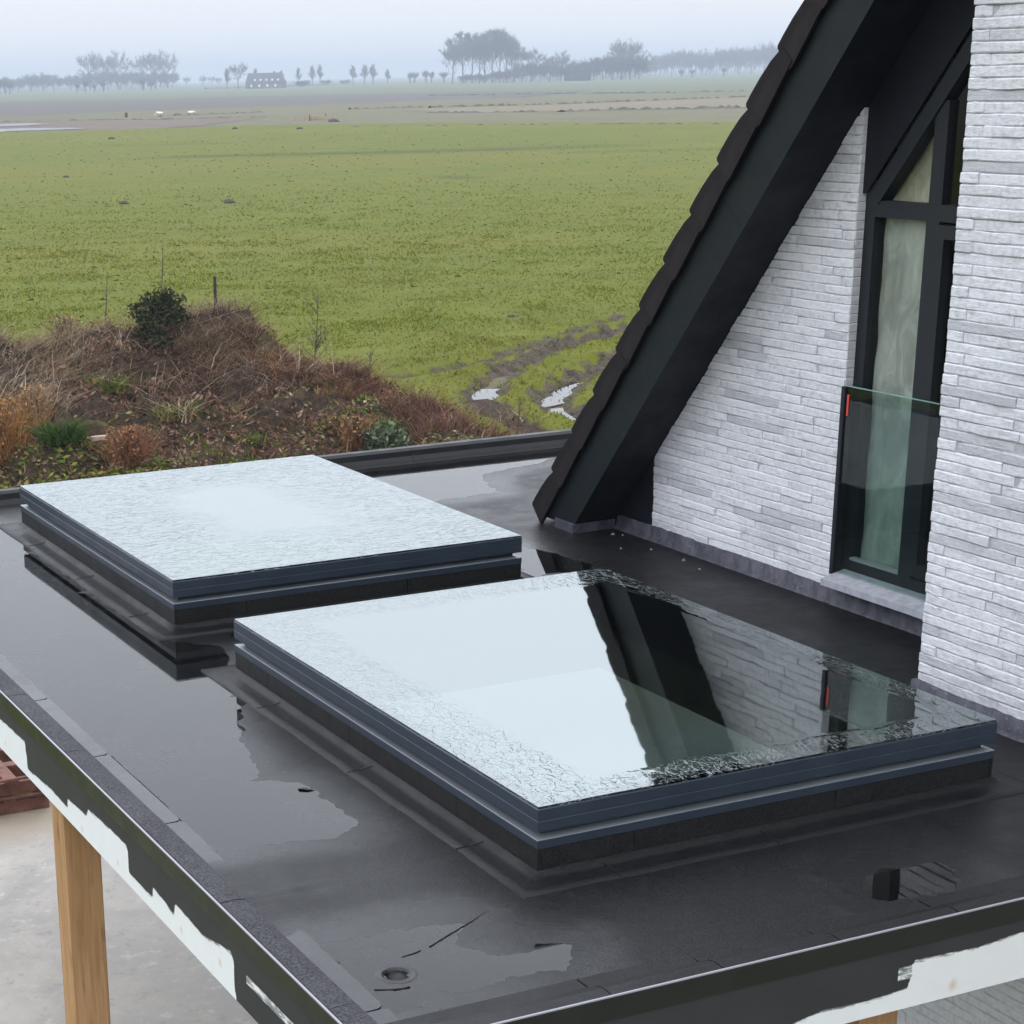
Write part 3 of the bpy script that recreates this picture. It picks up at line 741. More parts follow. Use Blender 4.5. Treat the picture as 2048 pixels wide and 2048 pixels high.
# posts under the canopy
for (x, y) in ((2.03, 7.0), (3.742, 4.215), (2.03, 10.9)):
    p = MB().cbox(x, x + 0.153, y, y + 0.153, -2.7, -0.236, 0.004).build('wooden_post', M['wood'], flat, origin=(x, y, -2.7))

# ------------------------------------------------------------------ two skylights
def ring(m, x0, x1, y0, y1, loops):
    """loops: list of (outset, z); sweeps a mitred rectangular ring"""
    V = []; Fq = []
    for o, z in loops: V += [(x0 - o, y0 - o, z), (x1 + o, y0 - o, z), (x1 + o, y1 + o, z), (x0 - o, y1 + o, z)]
    for i in range(len(loops) - 1):
        for k in range(4): Fq.append((i * 4 + k, i * 4 + (k + 1) % 4, (i + 1) * 4 + (k + 1) % 4, (i + 1) * 4 + k))
    m.add(V, Fq); return m
def skylight(x0, x1, y0, y1, glass, label):
    cx, cy = (x0 + x1) / 2, (y0 + y1) / 2
    root = empty('skylight', (cx, cy, 0), label, 'skylight', 'flat glass skylights on the roof')
    ZT = 0.2534
    pane = MB().box(x0 + .0025, x1 - .0025, y0 + .0025, y1 - .0025, ZT - 0.008, ZT).build('glass_pane', glass, root, origin=(cx, cy, ZT))
    ring(MB(), x0, x1, y0, y1, [(-0.07, ZT - .0085), (-.0035, ZT - .0085), (0, ZT - .0115), (0, 0.205), (-.0012, 0.2035), (-.0012, 0.2025), (0, 0.201), (0, 0.167), (-.003, 0.1645), (-0.07, 0.1645), (-0.07, ZT - .0085)]).build('upper_frame', M['frame'], root)
    ring(MB(), x0, x1, y0, y1, [(-0.065, 0.1643), (-0.034, 0.1643), (-0.034, 0.143), (-.001, 0.1365), (0.0, 0.1350), (0, 0.1065), (-0.065, 0.1065), (-0.065, 0.1643)]).build('lower_frame', M['frame'], root)
    ring(MB(), x0, x1, y0, y1, [(-0.0338, 0.1442), (-.001, 0.1377), (0.0006, 0.1362)]).build('wet_ledge_sheen', M['ledgesheen'], root)  # wet top of the ledge, with the sky's sheen put into its colour
    curb = ring(MB(), x0, x1, y0, y1, [(-0.06, 0.1063), (-0.014, 0.1063), (-0.014, -0.01), (-0.06, -0.01), (-0.06, 0.1063)]).build('curb', M['joint'], root)
    r = random.Random(int(x0 * 1000 + y0 * 100))
    def sheets(a0, a1, fn):
        a = a0; first = True
        while a < a1 - 0.05:
            L = 0.36 if first else r.uniform(0.80, 0.95); first = False
            b = min(a + L, a1)
            if a1 - b < 0.2: b = a1
            fn(a + .0015, b - .0015); a = b
    sheets(-y1, -y0, lambda a, b: MB().box(x0 + .002, x0 + .0138, -b, -a, 0.0, 0.106).build('curb_sheet', M['curb'], curb))
    sheets(-y1, -y0, lambda a, b: MB().box(x1 - .0138, x1 - .002, -b, -a, 0.0, 0.106).build('curb_sheet', M['curb'], curb))
    sheets(x0 + .014, x1 - .014, lambda a, b: MB().box(a, b, y0 + .002, y0 + .0138, 0.0, 0.106).build('curb_sheet', M['curb'], curb))
    sheets(x0 + .014, x1 - .014, lambda a, b: MB().box(a, b, y1 - .0138, y1 - .002, 0.0, 0.106).build('curb_sheet', M['curb'], curb))
    # skirting membrane, subdivided and slightly wavy
    V = []; Fq = []; loops = [(-.001, 0.034), (0.006, 0.0335), (0.016, 0.017), (0.036, 0.0105), (0.075, 0.0082), (0.118, 0.0072), (0.1215, -0.003)]
    per = []
    n = 26
    for k, (sx, sy, ex, ey) in enumerate(((x0, y0, x1, y0), (x1, y0, x1, y1), (x1, y1, x0, y1), (x0, y1, x0, y0))):
        for i in range(n): per.append((k, i / n, sx + (ex - sx) * i / n, sy + (ey - sy) * i / n))
    nrm = ((0, -1), (1, 0), (0, 1), (-1, 0))
    for o, z in loops:
        for k, f, x, y in per:
            nx, ny = nrm[k]
            if f == 0: px, py = nrm[k - 1]; nx, ny = nx + px, ny + py
            w = 0.007 * float(fbm(np.array(x * 6.0), np.array(y * 6.0), 31, 3)) * (o > 0.05)
            V.append((x + nx * (o + w), y + ny * (o + w), z + 0.0016 * float(fbm(np.array(x * 9.0), np.array(y * 9.0), 33, 2)) * (0.01 < o < .12)))
    m = len(per)
    for i in range(len(loops) - 1):
        for k in range(m): Fq.append((i * m + k, i * m + (k + 1) % m, (i + 1) * m + (k + 1) % m, (i + 1) * m + k))
    mesh_obj('skirting_membrane', V, Fq, M['bitumen'], root, True)
    for f in (0.13, 0.46, 0.80):
        lay_ = MB(); yy = y0 + (y1 - y0) * f; lay_.tube([(x0 - .118, yy, .0075), (x0 - .06, yy + .006, .009), (x0 - .012, yy - .004, .02)], .0020, 5); lay_.build('lap_joint', M['joint'], root)
        lay_ = MB(); xx = x0 + (x1 - x0) * f; lay_.tube([(xx, y0 - .118, .0075), (xx + .006, y0 - .06, .009), (xx - .004, y0 - .012, .02)], .0020, 5); lay_.build('lap_joint', M['joint'], root)
    return root
G1 = mat_roofglass('pooled_glass', 0.957, 1.293, 0.05, 0.15, (1.0, 0.62, 1.0), 0.0012, 23, 0.16, (0.17, 0.0, 0.02, 0.12))
G2 = mat_roofglass('beaded_glass', 0.954, 1.293, 0.30, 0.80, (0.30, 1.0, 1.0), 0.0026, 24, 0.60, (0, 0, 0, 0), 0.0, 0.02)
skylight(3.0291, 4.9429, 4.9794, 7.5653, G1, 'near skylight, pooled rain in its middle, mirroring sky and gable')
skylight(3.0330, 4.9440, 8.3390, 10.915, G2, 'far skylight, glass beaded all over with rain, mirroring only white sky')

# crumbs of mortar and a scrap left on the roof
rr = random.Random(5)
spots = [((5.95, 9.03), 'largest mortar crumb in the corner at the foot of the barge board'), ((5.985, 8.985), 'mortar crumb beside the largest one in the flashing corner'), ((5.80, 8.72), 'lone pale mortar crumb lying away from the wall flashing'),
         ((5.93, 8.62), 'mortar crumb by the flashing, nearest to the barge foot'), ((5.94, 8.33), 'middle mortar crumb of the row along the wall flashing'), ((5.90, 8.13), 'last mortar crumb of the row along the wall flashing')]
for i, ((x, y), lab) in enumerate(spots):
    s_ = rr.uniform(0.007, 0.012) * (1.3 if i == 0 else 1)
    V = []
    for k in range(7): a = 2 * math.pi * k / 7; q = s_ * rr.uniform(.7, 1.2); V.append((x + q * math.cos(a), y + q * math.sin(a), 0.002))
    for k in range(5): a = 2 * math.pi * k / 5 + .3; q = s_ * rr.uniform(.35, .7); V.append((x + q * math.cos(a), y + q * math.sin(a), 0.004 + s_ * rr.uniform(.5, .9)))
    Fq = [tuple(range(6, -1, -1)), tuple(range(7, 12))]
    Fq += [(0, 1, 7), (1, 2, 8, 7), (2, 3, 8), (3, 4, 9, 8), (4, 5, 10, 9), (5, 6, 10), (6, 0, 11, 10), (0, 7, 11)]
    tag(mesh_obj('mortar_crumb', V, Fq, M['crumb'], None, False, (x, y, 0)), lab, 'crumb', 'mortar crumbs on the roof')
sc_ = MB(); sc_.add([(2.68, 6.115, .001), (2.715, 6.097, .001), (2.73, 6.068, .002), (2.704, 6.072, .005), (2.68, 6.096, .007), (2.71, 6.085, .010)], [(0, 1, 5, 4), (1, 2, 3, 5), (0, 4, 5, 3), (0, 3, 2, 1)])
tag(sc_.build('roofing_scrap', M['joint'], None, False, (2.7, 6.09, 0)), 'small dark scrap of roofing lying at the edge of the big puddle', 'scrap')
# ------------------------------------------------------------------ ground
G = -2.8
terr = MB().prism([(0.6, 2.5), (9.5, 2.5), (9.5, 17.5), (4.9, 17.5), (4.6, 13.45), (0.6, 13.45)], 'z', -2.95, -2.70).build('terrace', M['concrete']); tag(terr, kind='structure')
def mat_field(name, greens, browns, dist_scale=1.0, mud=False, rough_n=1.0):
    t = NT(name); p = t.pos()
    big = t.noise(t.pos((0.5, 1.3, 1)), 0.035, 5, 0.6)
    mid = t.noise(p, 0.30, 6, 0.65); fine = t.noise(p, 3.2, 6, 0.7); tiny = t.noise(p, 14, 4, 0.7)
    c = t.mix(t.ramp(mid, 0.3, 0.7), greens[0], greens[1])
    c = t.mix(t.math('MULTIPLY', t.ramp(big, 0.42, 0.66), 0.55), c, browns[0])
    c = t.mix(t.math('MULTIPLY', t.ramp(fine, 0.50, 0.70), 0.50), c, browns[1])
    c = t.mix(t.math('MULTIPLY', t.ramp(fine, 0.47, 0.33), 0.50), c, greens[2])
    six = t.noise(t.pos((1, .7, 1)), 1.5, 5, 0.75)
    c = t.mix(t.math('MULTIPLY', t.ramp(six, 0.56, 0.70), 0.45), c, tuple(x * 1.35 for x in greens[1]))
    c = t.mix(t.math('MULTIPLY', t.ramp(six, 0.44, 0.32), 0.50), c, greens[2])
    c = t.mix(t.math('MULTIPLY', t.ramp(tiny, 0.60, 0.72), 0.5), c, tuple(x * 0.55 for x in greens[2]))
    spk = t.noise(t.pos((1.0, 0.6, 1)), 0.9, 4, 0.7)
    c = t.mix(t.math('MULTIPLY', t.ramp(spk, 0.64, 0.74), 0.35), c, tuple(x * 0.5 for x in greens[2]))
    c = t.mix(t.math('MULTIPLY', t.attr('dark'), 0.85), c, tuple(x * 0.6 for x in greens[2]))
    if mud:
        mc = t.mix(t.ramp(t.math('ADD', t.math('MULTIPLY', fine, 0.5), t.math('MULTIPLY', tiny, 0.5)), 0.36, 0.64), (0.016, 0.011, 0.007), (0.095, 0.068, 0.044))
        mf = t.ramp(t.math('ADD', t.attr('mud'), t.math('MULTIPLY', t.math('SUBTRACT', fine, 0.5), 0.9)), 0.40, 0.62)
        c = t.mix(mf, c, mc)
        rough = t.math('SUBTRACT', 0.9, t.math('MULTIPLY', mf, 0.10))
    else: rough = 0.9
    h = t.math('ADD', fine, t.math('MULTIPLY', tiny, 0.5))
    return t.done(t.principled(c, rough, t.bump(h, 0.7 * rough_n, 0.10), 0.2))
GRN = [(0.084, 0.102, 0.004), (0.106, 0.119, 0.007), (0.058, 0.076, 0.004)]
BRN = [(0.138, 0.122, 0.013), (0.142, 0.128, 0.018)]
M['meadow'] = mat_field('meadow_grass', GRN, BRN, mud=True)
M['pasture'] = mat_field('wet_pasture', [(0.095, 0.095, 0.045), (0.135, 0.125, 0.065), (0.065, 0.065, 0.032)], [(0.15, 0.125, 0.075), (0.17, 0.14, 0.09)])
M['mud'] = mat_field('wet_mud', [(0.10, 0.075, 0.055), (0.16, 0.12, 0.09), (0.06, 0.045, 0.035)], [(0.14, 0.11, 0.085), (0.19, 0.15, 0.12)])
M['plough'] = mat_field('ploughed_soil', [(0.085, 0.074, 0.064), (0.11, 0.095, 0.08), (0.065, 0.057, 0.05)], [(0.10, 0.09, 0.07), (0.12, 0.105, 0.085)])
M['farland'] = mat_field('far_grassland', [(0.085, 0.105, 0.05), (0.12, 0.135, 0.07), (0.07, 0.085, 0.04)], [(0.12, 0.12, 0.07), (0.14, 0.135, 0.085)])
M['reedland'] = mat_field('reed_stubble', [(0.135, 0.12, 0.07), (0.18, 0.15, 0.095), (0.10, 0.09, 0.05)], [(0.18, 0.145, 0.09), (0.19, 0.155, 0.10)])

def sheet(name, pts, z, mat):
    return tag(mesh_obj(name, [(x, y, z) for x, y in pts], [tuple(range(len(pts)))], mat, recalc=False), kind='structure')
def ccw(pts):
    a = sum(p[0] * q[1] - q[0] * p[1] for p, q in zip(pts, pts[1:] + pts[:1])); return pts if a > 0 else pts[::-1]
# whole land sheet to the horizon, fields laid on it
S = 5200.0
sheet('land', ccw([(-S, -S), (S, -S), (S, S), (-S, S)]), G - 0.30, M['farland'])
far2 = [(-400, 395), (0, 372), (90.7, 341.7), (99.4, 353.7), (134.9, 372.2), (162.1, 386.3), (185.5, 386.9), (218.4, 403.3), (254, 396.6), (279, 373.9), (330, 320), (600, 60)]
far1 = [(-400, 300), (0, 245), (61.6, 234.7), (65.3, 233.7), (72.3, 226.3), (81.5, 225.2), (93.7, 223.4), (102.8, 214.5), (110.4, 203.8), (118.6, 185.1), (125.6, 169.7), (160, 130), (400, -60)]
plo = [(-300, 760), (100, 700), (193.6, 687.4), (226.5, 624.3), (266.3, 634.2), (290.7, 606.4), (314, 579.9), (330, 520), (240, 410)]
sheet('ploughed_field', ccw([(-300, 380)] + [(0, 370), (90, 340), (134.9, 370), (185.5, 385), (240, 400)] + plo[::-1]), G - 0.22, M['plough'])
sheet('wet_pasture', ccw([(-400, 200), (400, -200)] + [(600, 60)] + far2[::-1]), G - 0.14, M['pasture'])
sheet('reed_strip', ccw([(155.5, 304.8), (187.2, 303.5), (244.6, 329.3), (300, 345), (240, 250), (175.8, 236.6), (153.4, 248.6), (142.8, 263.7)]), G - 0.10, M['reedland'])
sheet('mud_flat', ccw([(20, 250), (30, 330), (85.3, 321.6), (94.6, 299.9), (103.4, 279), (118.9, 277.7), (91.5, 234.4), (82.4, 227.6), (72.3, 225.3), (60, 228)]), G - 0.10, M['mud'])
M['floodwater'] = mat_water('flood_water', 0.0, (0.35, 0.33, 0.30))
for pts in ([(60, 290), (75.3, 284.1), (79.4, 282.6), (83.4, 281.1), (84.5, 274.8), (79.3, 267.2), (74.5, 265.4), (60, 268)],
            [(50, 262), (67.4, 254.4), (70.2, 250.1), (73.8, 248.8), (77.3, 245.1), (77.8, 238.6), (73.5, 236.5), (69.4, 237.3), (65.6, 235.9), (50, 240)]):
    r = random.Random(len(pts) + int(pts[0][0])); P = []
    q = pts + pts[:1]
    for (ax, ay), (bx, by) in zip(q[:-1], q[1:]):
        n = 6
        for i in range(n): P.append((ax + (bx - ax) * i / n + r.uniform(-.5, .5), ay + (by - ay) * i / n + r.uniform(-1.1, 1.1)))
    sheet('flood_puddle', ccw(P), G - 0.03, M['floodwater'])

# meadow: fine patch near the house (ruts, molehills), coarser grid beyond
RUT = [[(30, 38.6), (26, 36.8), (23, 35.2), (20.5, 33.6), (18.6, 32.0), (17.3, 30.4), (16.3, 29.0), (15.7, 27.3), (15.4, 24.5)],
       [(30, 36.6), (26, 35.0), (23.5, 33.6), (21.3, 32.0), (19.7, 30.8), (18.6, 29.8), (17.5, 28.7), (17.05, 27.7), (16.9, 26.3), (17.3, 24.5)],
       [(30, 40.8), (25, 37.6), (21.5, 35.2), (19.3, 33.4), (17.6, 32.4), (16.2, 31.9)],
       [(30, 34.2), (25.5, 32.6), (22.5, 31.2), (20.2, 29.6)]]
RW = [1.0, 1.0, 0.7, 0.5]
PX0, PX1, PY0, PY1 = 8.0, 32.0, 20.0, 46.0
def patch_h(x, y):
    border = np.minimum(np.minimum(x - PX0, PX1 - x), np.minimum(y - PY0, PY1 - y)); b = sstep(0, 2.0, border)
    wob = 0.25 * fbm(x * 0.9, y * 0.9, 41, 3)
    h = 0.06 * fbm(x * 0.35, y * 0.35, 42, 3) + 0.035 * fbm(x * 2.2, y * 2.2, 43, 3)
    mud = np.zeros_like(x); hf = fbm(x * 5.5, y * 5.5, 46, 3)
    for pts, w in zip(RUT, RW):
        d = line_dist(x, y, pts) + wob * 0.55
        churn = fbm(x * 2.6, y * 2.6, 44, 4)
        h = h - w * 0.13 * np.exp(-(d / 0.22) ** 2) + w * 0.06 * np.exp(-((np.abs(d) - 0.55) / 0.22) ** 2) * (0.6 + churn)
        h = h + w * 0.05 * hf * np.exp(-(d / 0.9) ** 2) + w * 0.05 * churn * np.exp(-(d / 1.3) ** 2)
        mud = np.maximum(mud, 0.85 * w * np.exp(-(d / 0.40) ** 2) + 0.30 * w * np.exp(-(d / 1.3) ** 2) * (0.5 + churn))
    return h * b, np.clip(mud * b, 0, 1)
px_, py_ = np.arange(PX0, PX1 + .01, 0.13), np.arange(PY0, PY1 + .01, 0.13)
px_[-1] = PX1; py_[-1] = PY1
PXg, PYg = np.meshgrid(px_, py_, indexing='ij'); PH, PM = patch_h(PXg, PYg)
np_mesh('meadow', np.stack([PXg, PYg, G + PH], -1).reshape(-1, 3), grid_faces(len(px_), len(py_)), M['meadow'], None, True, {'mud': PM.ravel(), 'dark': 0 * PM.ravel()})
tag(bpy.context.scene.objects['meadow'], kind='structure')
mx_, my_ = np.arange(-80, 202, 2.0), np.arange(-30, 302, 2.0)
MXg, MYg = np.meshgrid(mx_, my_, indexing='ij')
DK = 0 * MXg
for (ax, ay, bx, by, w, a) in ((52, 137.5, 75, 127, 2.0, 1.0), (58, 168, 66, 164, 1.6, .5), (73.8, 118, 84, 114, 1.5, .5), (51.4, 98, 53.5, 88, 0.5, .8), (66, 131, 80, 127, 3.5, .6)):
    d = line_dist(MXg, MYg, [(ax, ay), (bx, by)]); DK = np.maximum(DK, a * np.exp(-(d / w) ** 2))
Fg = grid_faces(len(mx_), len(my_))
cxm, cym = MXg.ravel()[Fg].mean(1), MYg.ravel()[Fg].mean(1)
edge = np.interp(cxm, [q[0] for q in far1], [q[1] for q in far1]) + 1.5 * fbm(cxm * 0.08, cym * 0.0, 51, 3)
keep = (cym < edge) & ~((cxm > PX0) & (cxm < PX1) & (cym > PY0) & (cym < PY1))
mo = np_mesh('meadow', np.stack([MXg, MYg, 0 * MXg + G], -1).reshape(-1, 3), Fg[keep], M['meadow'], None, True, {'mud': 0 * DK.ravel(), 'dark': DK.ravel()})
tag(mo, kind='structure')
# rut water
RUTZ = G - 0.105
M['rutwater'] = mat_water('rut_water', 0.0, (0.40, 0.34, 0.28))
for cx, cy, ang, L, W in ((16.75, 29.65, 52, 1.1, 0.6), (18.1, 29.3, 45, 1.5, 0.6), (17.0, 27.2, 80, 0.9, 0.5)):
    a0 = math.radians(ang); P = []
    for k in range(18):
        a = 2 * math.pi * k / 18; q = 1 + 0.15 * math.sin(3 * a + cx)
        u, v = L * q * math.cos(a), W * q * math.sin(a)
        P.append((cx + u * math.cos(a0) - v * math.sin(a0), cy + u * math.sin(a0) + v * math.cos(a0)))
    sheet('rut_puddle', P, RUTZ, M['rutwater'])

# dark ditch edges far out: long low ragged banks
M['bank'] = simple('ditch_bank', (0.075, 0.060, 0.045), 0.95, 0.4, 0.8, 0)
def bank(pts, h, w, z=G - 0.14):
    V = []; Fq = []; r = random.Random(int(pts[0][0] * 10)); n = 0
    for (ax, ay), (bx, by) in zip(pts[:-1], pts[1:]):
        L = math.hypot(bx - ax, by - ay); m = max(3, int(L / 0.55)); nx, ny = -(by - ay) / L, (bx - ax) / L
        for i in range(m):
            x, y = ax + (bx - ax) * i / m, ay + (by - ay) * i / m; hh = h * 0.75 * r.uniform(.1, 1.15) * (0.15 if r.random() < .18 else 1); j = r.uniform(-.15, .15)
            V += [(x - nx * w + j, y - ny * w, z - .03), (x + j, y, z + hh), (x + nx * w + j, y + ny * w, z - .03)]; n += 1
    for i in range(n - 1):
        a = i * 3; Fq += [(a, a + 1, a + 4, a + 3), (a + 1, a + 2, a + 5, a + 4)]
    return tag(mesh_obj('ditch_bank', V, Fq, M['bank'], recalc=False), kind='structure')
bank([(96, 202), (99.8, 198), (108.5, 189), (116.4, 176.8), (121.5, 162.6), (130, 150)], 0.34, 0.8)
bank([(151.3, 246), (161.1, 248.8), (164.9, 240.5), (173.6, 233.6), (190, 222)], 0.55, 1.0, G - .1)
bank([(164, 310.2), (173.7, 309.7), (187.2, 303.5), (210.6, 312), (236.2, 318), (260, 322)], 0.5, 1.0)
bank([(261.9, 495.2), (280.4, 462.2), (285.9, 423.7), (303.5, 406.8)], 0.55, 1.5, G - .3)
bank([(113.7, 309), (121.6, 311.4), (135.4, 316)], 0.42, 1.0)
bank([(141.9, 268.3), (146.9, 256), (150.5, 250.7)], 0.38, 1.0)
bank([(496.6, 1260), (542.7, 1274), (646, 1374)], 1.3, 2.0, G - .3)
bank([(153.3, 319.8), (159.7, 319), (166.5, 316.6)], 0.5, 1.2)
bank([(84, 300), (94, 296), (106, 281), (120, 278)], 0.3, 1.0)

# ------------------------------------------------------------------ plants as blades
def mat_leafy(name):
    t = NT(name); c = t.attr('col', 'Color')
    d = t.new('ShaderNodeBsdfDiffuse'); t.set(d.inputs['Color'], c)
    tl = t.new('ShaderNodeBsdfTranslucent'); t.set(tl.inputs['Color'], c)
    mx = t.new('ShaderNodeMixShader'); mx.inputs[0].default_value = 0.25
    t.l.new(d.outputs[0], mx.inputs[1]); t.l.new(tl.outputs[0], mx.inputs[2])
    return t.done(mx.outputs[0])
M['leafy'] = mat_leafy('plant_tissue')
def blades(P, H, W, lean, cols, seed, curl=0.5, segs=2):
    """tapered bent blades; P (n,3), H (n,), W (n,), lean (n,2) horizontal offset of the tip as a share of H"""
    n = len(P); r = np.random.default_rng(seed)
    a = r.uniform(0, 2 * math.pi, n); side = np.stack([np.cos(a), np.sin(a), 0 * a], 1)
    V = []; ts = np.linspace(0, 1, segs + 1)
    for t in ts:
        off_ = np.stack([lean[:, 0] * H * t ** (1 + curl), lean[:, 1] * H * t ** (1 + curl), H * (t - 0.25 * curl * t * t)], 1)
        w = (W * (1 - 0.9 * t) * 0.5)[:, None]
        V += [P + off_ - side * w, P + off_ + side * w]
    V = np.stack(V, 1).reshape(-1, 3); k = 2 * (segs + 1); base = (np.arange(n) * k)[:, None]
    Fq = np.concatenate([base + np.array([2 * s, 2 * s + 1, 2 * s + 3, 2 * s + 2]) for s in range(segs)], 0)
    return V, Fq, np.repeat(cols, k, 0)
def leaves(P, size, cols, seed, up=0.6):
    n = len(P); r = np.random.default_rng(seed)
    nrm = r.normal(size=(n, 3)); nrm[:, 2] = np.abs(nrm[:, 2]) + up; nrm /= np.linalg.norm(nrm, axis=1)[:, None]
    t = np.cross(nrm, r.normal(size=(n, 3))); t /= np.linalg.norm(t, axis=1)[:, None]; b = np.cross(nrm, t)
    s = size[:, None]
    V = np.stack([P - t * s, P - b * s * .45, P + t * s, P + b * s * .45], 1).reshape(-1, 3)
    return V, np.arange(4 * n).reshape(-1, 4), np.repeat(cols, 4, 0)
def merge(parts):
    V = []; Fq = []; Cc = []; o = 0
    for v, f, c in parts: V.append(v); Fq.append(f + o); Cc.append(c); o += len(v)
    return np.concatenate(V), np.concatenate(Fq), np.concatenate(Cc)
def pick(r, n, pal, jit=0.18, k=1.0):
    pal = np.array(pal) * k; c = pal[r.integers(0, len(pal), n)] * r.uniform(1 - jit, 1 + jit, (n, 1)); return np.clip(c, 0.002, 1)

# short grass on the near meadow
r = np.random.default_rng(3)
n = 260000
d = 26 + 94 * r.uniform(0, 1, n) ** 1.7; ang = np.radians(r.uniform(14, 37.5, n))
gx_, gy_ = d * np.sin(ang), d * np.cos(ang)
hh, mm = patch_h(gx_, gy_); inp = (gx_ > PX0) & (gx_ < PX1) & (gy_ > PY0) & (gy_ < PY1)
hh = np.where(inp, hh, 0); mm = np.where(inp, mm, 0)
clump = fbm(gx_ * 0.8, gy_ * 0.8, 61, 4)
ok = (r.uniform(0, 1, n) > mm * 0.85) & (r.uniform(0, 1, n) < 1.0 - sstep(45, 118, d)) & (r.uniform(-0.7, 0.5, n) < clump)
gx_, gy_, hh, clump = gx_[ok], gy_[ok], hh[ok], clump[ok]; n = len(gx_)
cols = pick(r, n, [(0.105, 0.126, 0.008), (0.122, 0.140, 0.012), (0.098, 0.120, 0.007), (0.135, 0.14, 0.028), (0.15, 0.145, 0.038)])
yel = sstep(0.0, 0.5, fbm(gx_ * 0.25, gy_ * 0.25, 62, 3))[:, None]
cols = cols * 1.16 * (1 - 0.6 * yel) + np.array([[0.19, 0.175, 0.05]]) * 0.6 * yel
H_ = r.uniform(0.025, 0.07, n) * (1 + np.clip(clump, 0, 1)); W_ = r.uniform(0.025, 0.05, n) * (1 + (gy_ - 26) / 60)
V, Fq, Cc = blades(np.stack([gx_, gy_, G + hh - .01], 1), H_, W_, r.normal(0, .55, (n, 2)), cols, 5, 0.5, 1)
o = np_mesh('meadow_grass', V, Fq, M['leafy'], None, False, {'col': Cc}); tag(o, 'short green and yellowing grass of the near meadow', 'grass', kind='stuff')

# scattered rougher tufts and clods further out
n = 5000
d = 42 + 208 * r.uniform(0, 1, n); ang = np.radians(r.uniform(13, 38, n)); x, y = d * np.sin(ang), d * np.cos(ang)
lim = np.interp(x, [q[0] for q in far1], [q[1] for q in far1]) - 3
k = (y < lim) & (fbm(x * .05, y * .08, 65, 3) > r.uniform(-.5, .4, n)); x, y = x[k], y[k]; n = len(x)
cols = pick(r, n, [(0.105, 0.125, 0.016), (0.115, 0.13, 0.018), (0.14, 0.15, 0.025), (0.16, 0.15, 0.035), (0.08, 0.085, 0.02)], .2)
V, Fq, Cc = blades(np.stack([x, y, 0 * x + G - .01], 1), r.uniform(.03, .075, n), r.uniform(.10, .30, n), r.normal(0, 1.3, (n, 2)), cols, 6, 0.5, 1)
o = np_mesh('tussock_grass', V, Fq, M['leafy'], None, False, {'col': Cc}); tag(o, 'scattered rougher tufts across the wide meadow', 'grass', kind='stuff')

# spoil heap
HT = np.array([(3.0, 30, -1.9), (6.0, 30, -1.7), (7.85, 30, -1.55), (8.68, 30, -1.40), (9.7, 30, -1.36), (10.28, 30, -1.42), (11.07, 30, -1.35), (12.04, 30, -1.30), (12.5, 29.6, -1.50), (12.76, 29.2, -1.80), (12.95, 28.6, -2.02), (13.2, 28, -2.12), (13.45, 27.5, -2.16), (13.75, 27, -2.34), (14.0, 26.5, -2.50), (14.3, 26, -2.68), (14.8, 25.8, -2.85), (20, 25.8, -2.9)])
def heap_h(x, y):
    yr = np.interp(x, HT[:, 0], HT[:, 1]); top = np.interp(x, HT[:, 0], HT[:, 2]) - G
    t = np.where(y < yr, (yr - y) / 6.4, (y - yr) / 3.2)
    s = np.clip(1 - t, 0, 1); s = np.where(y < yr, s ** 1.15, s * s * (3 - 2 * s))
    nz = fbm(x * 0.9, y * 0.9, 71, 4) * 0.45 + fbm(x * 2.6, y * 2.6, 72, 3) * 0.24
    return top * s + nz * np.clip(top, 0, 1) * sstep(0, .25, s) - 0.12 * (s <= 0)
hx, hy = np.arange(3.0, 16.5, 0.1), np.arange(22.5, 34.0, 0.1)
HX, HY = np.meshgrid(hx, hy, indexing='ij'); HZ = G + heap_h(HX, HY)
def mat_heap():
    t = NT('heap_soil'); p = t.pos()
    a = t.noise(p, 0.9, 5, 0.65); b = t.noise(p, 7, 6, 0.7)
    c = t.mix(t.ramp(b, 0.3, 0.7), (0.016, 0.011, 0.008), (0.070, 0.046, 0.030))
    c = t.mix(t.math('MULTIPLY', t.ramp(a, 0.52, 0.68), 0.6), c, (0.13, 0.11, 0.045))
    return t.done(t.principled(c, 0.95, t.bump(b, 0.9, 0.08), 0.15))
M['heap'] = mat_heap()
tag(np_mesh('spoil_heap', np.stack([HX, HY, HZ], -1).reshape(-1, 3), grid_faces(len(hx), len(hy)), M['heap'], None, True), kind='structure')
def on_heap(r, n, x0, x1, y0, y1):
    x, y = r.uniform(x0, x1, n), r.uniform(y0, y1, n); return x, y, G + np.maximum(heap_h(x, y), 0)
PAL_TAN = [(0.34, 0.25, 0.155), (0.27, 0.19, 0.12), (0.40, 0.31, 0.21), (0.22, 0.14, 0.09)]
PAL_PALE = [(0.42, 0.35, 0.26), (0.36, 0.29, 0.21), (0.30, 0.22, 0.16)]
PAL_BRN = [(0.11, 0.062, 0.040), (0.15, 0.085, 0.055), (0.075, 0.045, 0.032), (0.20, 0.13, 0.085), (0.26, 0.19, 0.13)]
PAL_RED = [(0.16, 0.070, 0.050), (0.12, 0.055, 0.042), (0.20, 0.105, 0.075), (0.085, 0.045, 0.035), (0.24, 0.15, 0.11)]
PAL_ORG = [(0.30, 0.155, 0.055), (0.36, 0.20, 0.085), (0.24, 0.115, 0.045)]
PAL_GRN = [(0.10, 0.15, 0.030), (0.14, 0.17, 0.035), (0.07, 0.11, 0.025), (0.20, 0.19, 0.045)]
r = np.random.default_rng(8)
parts = []
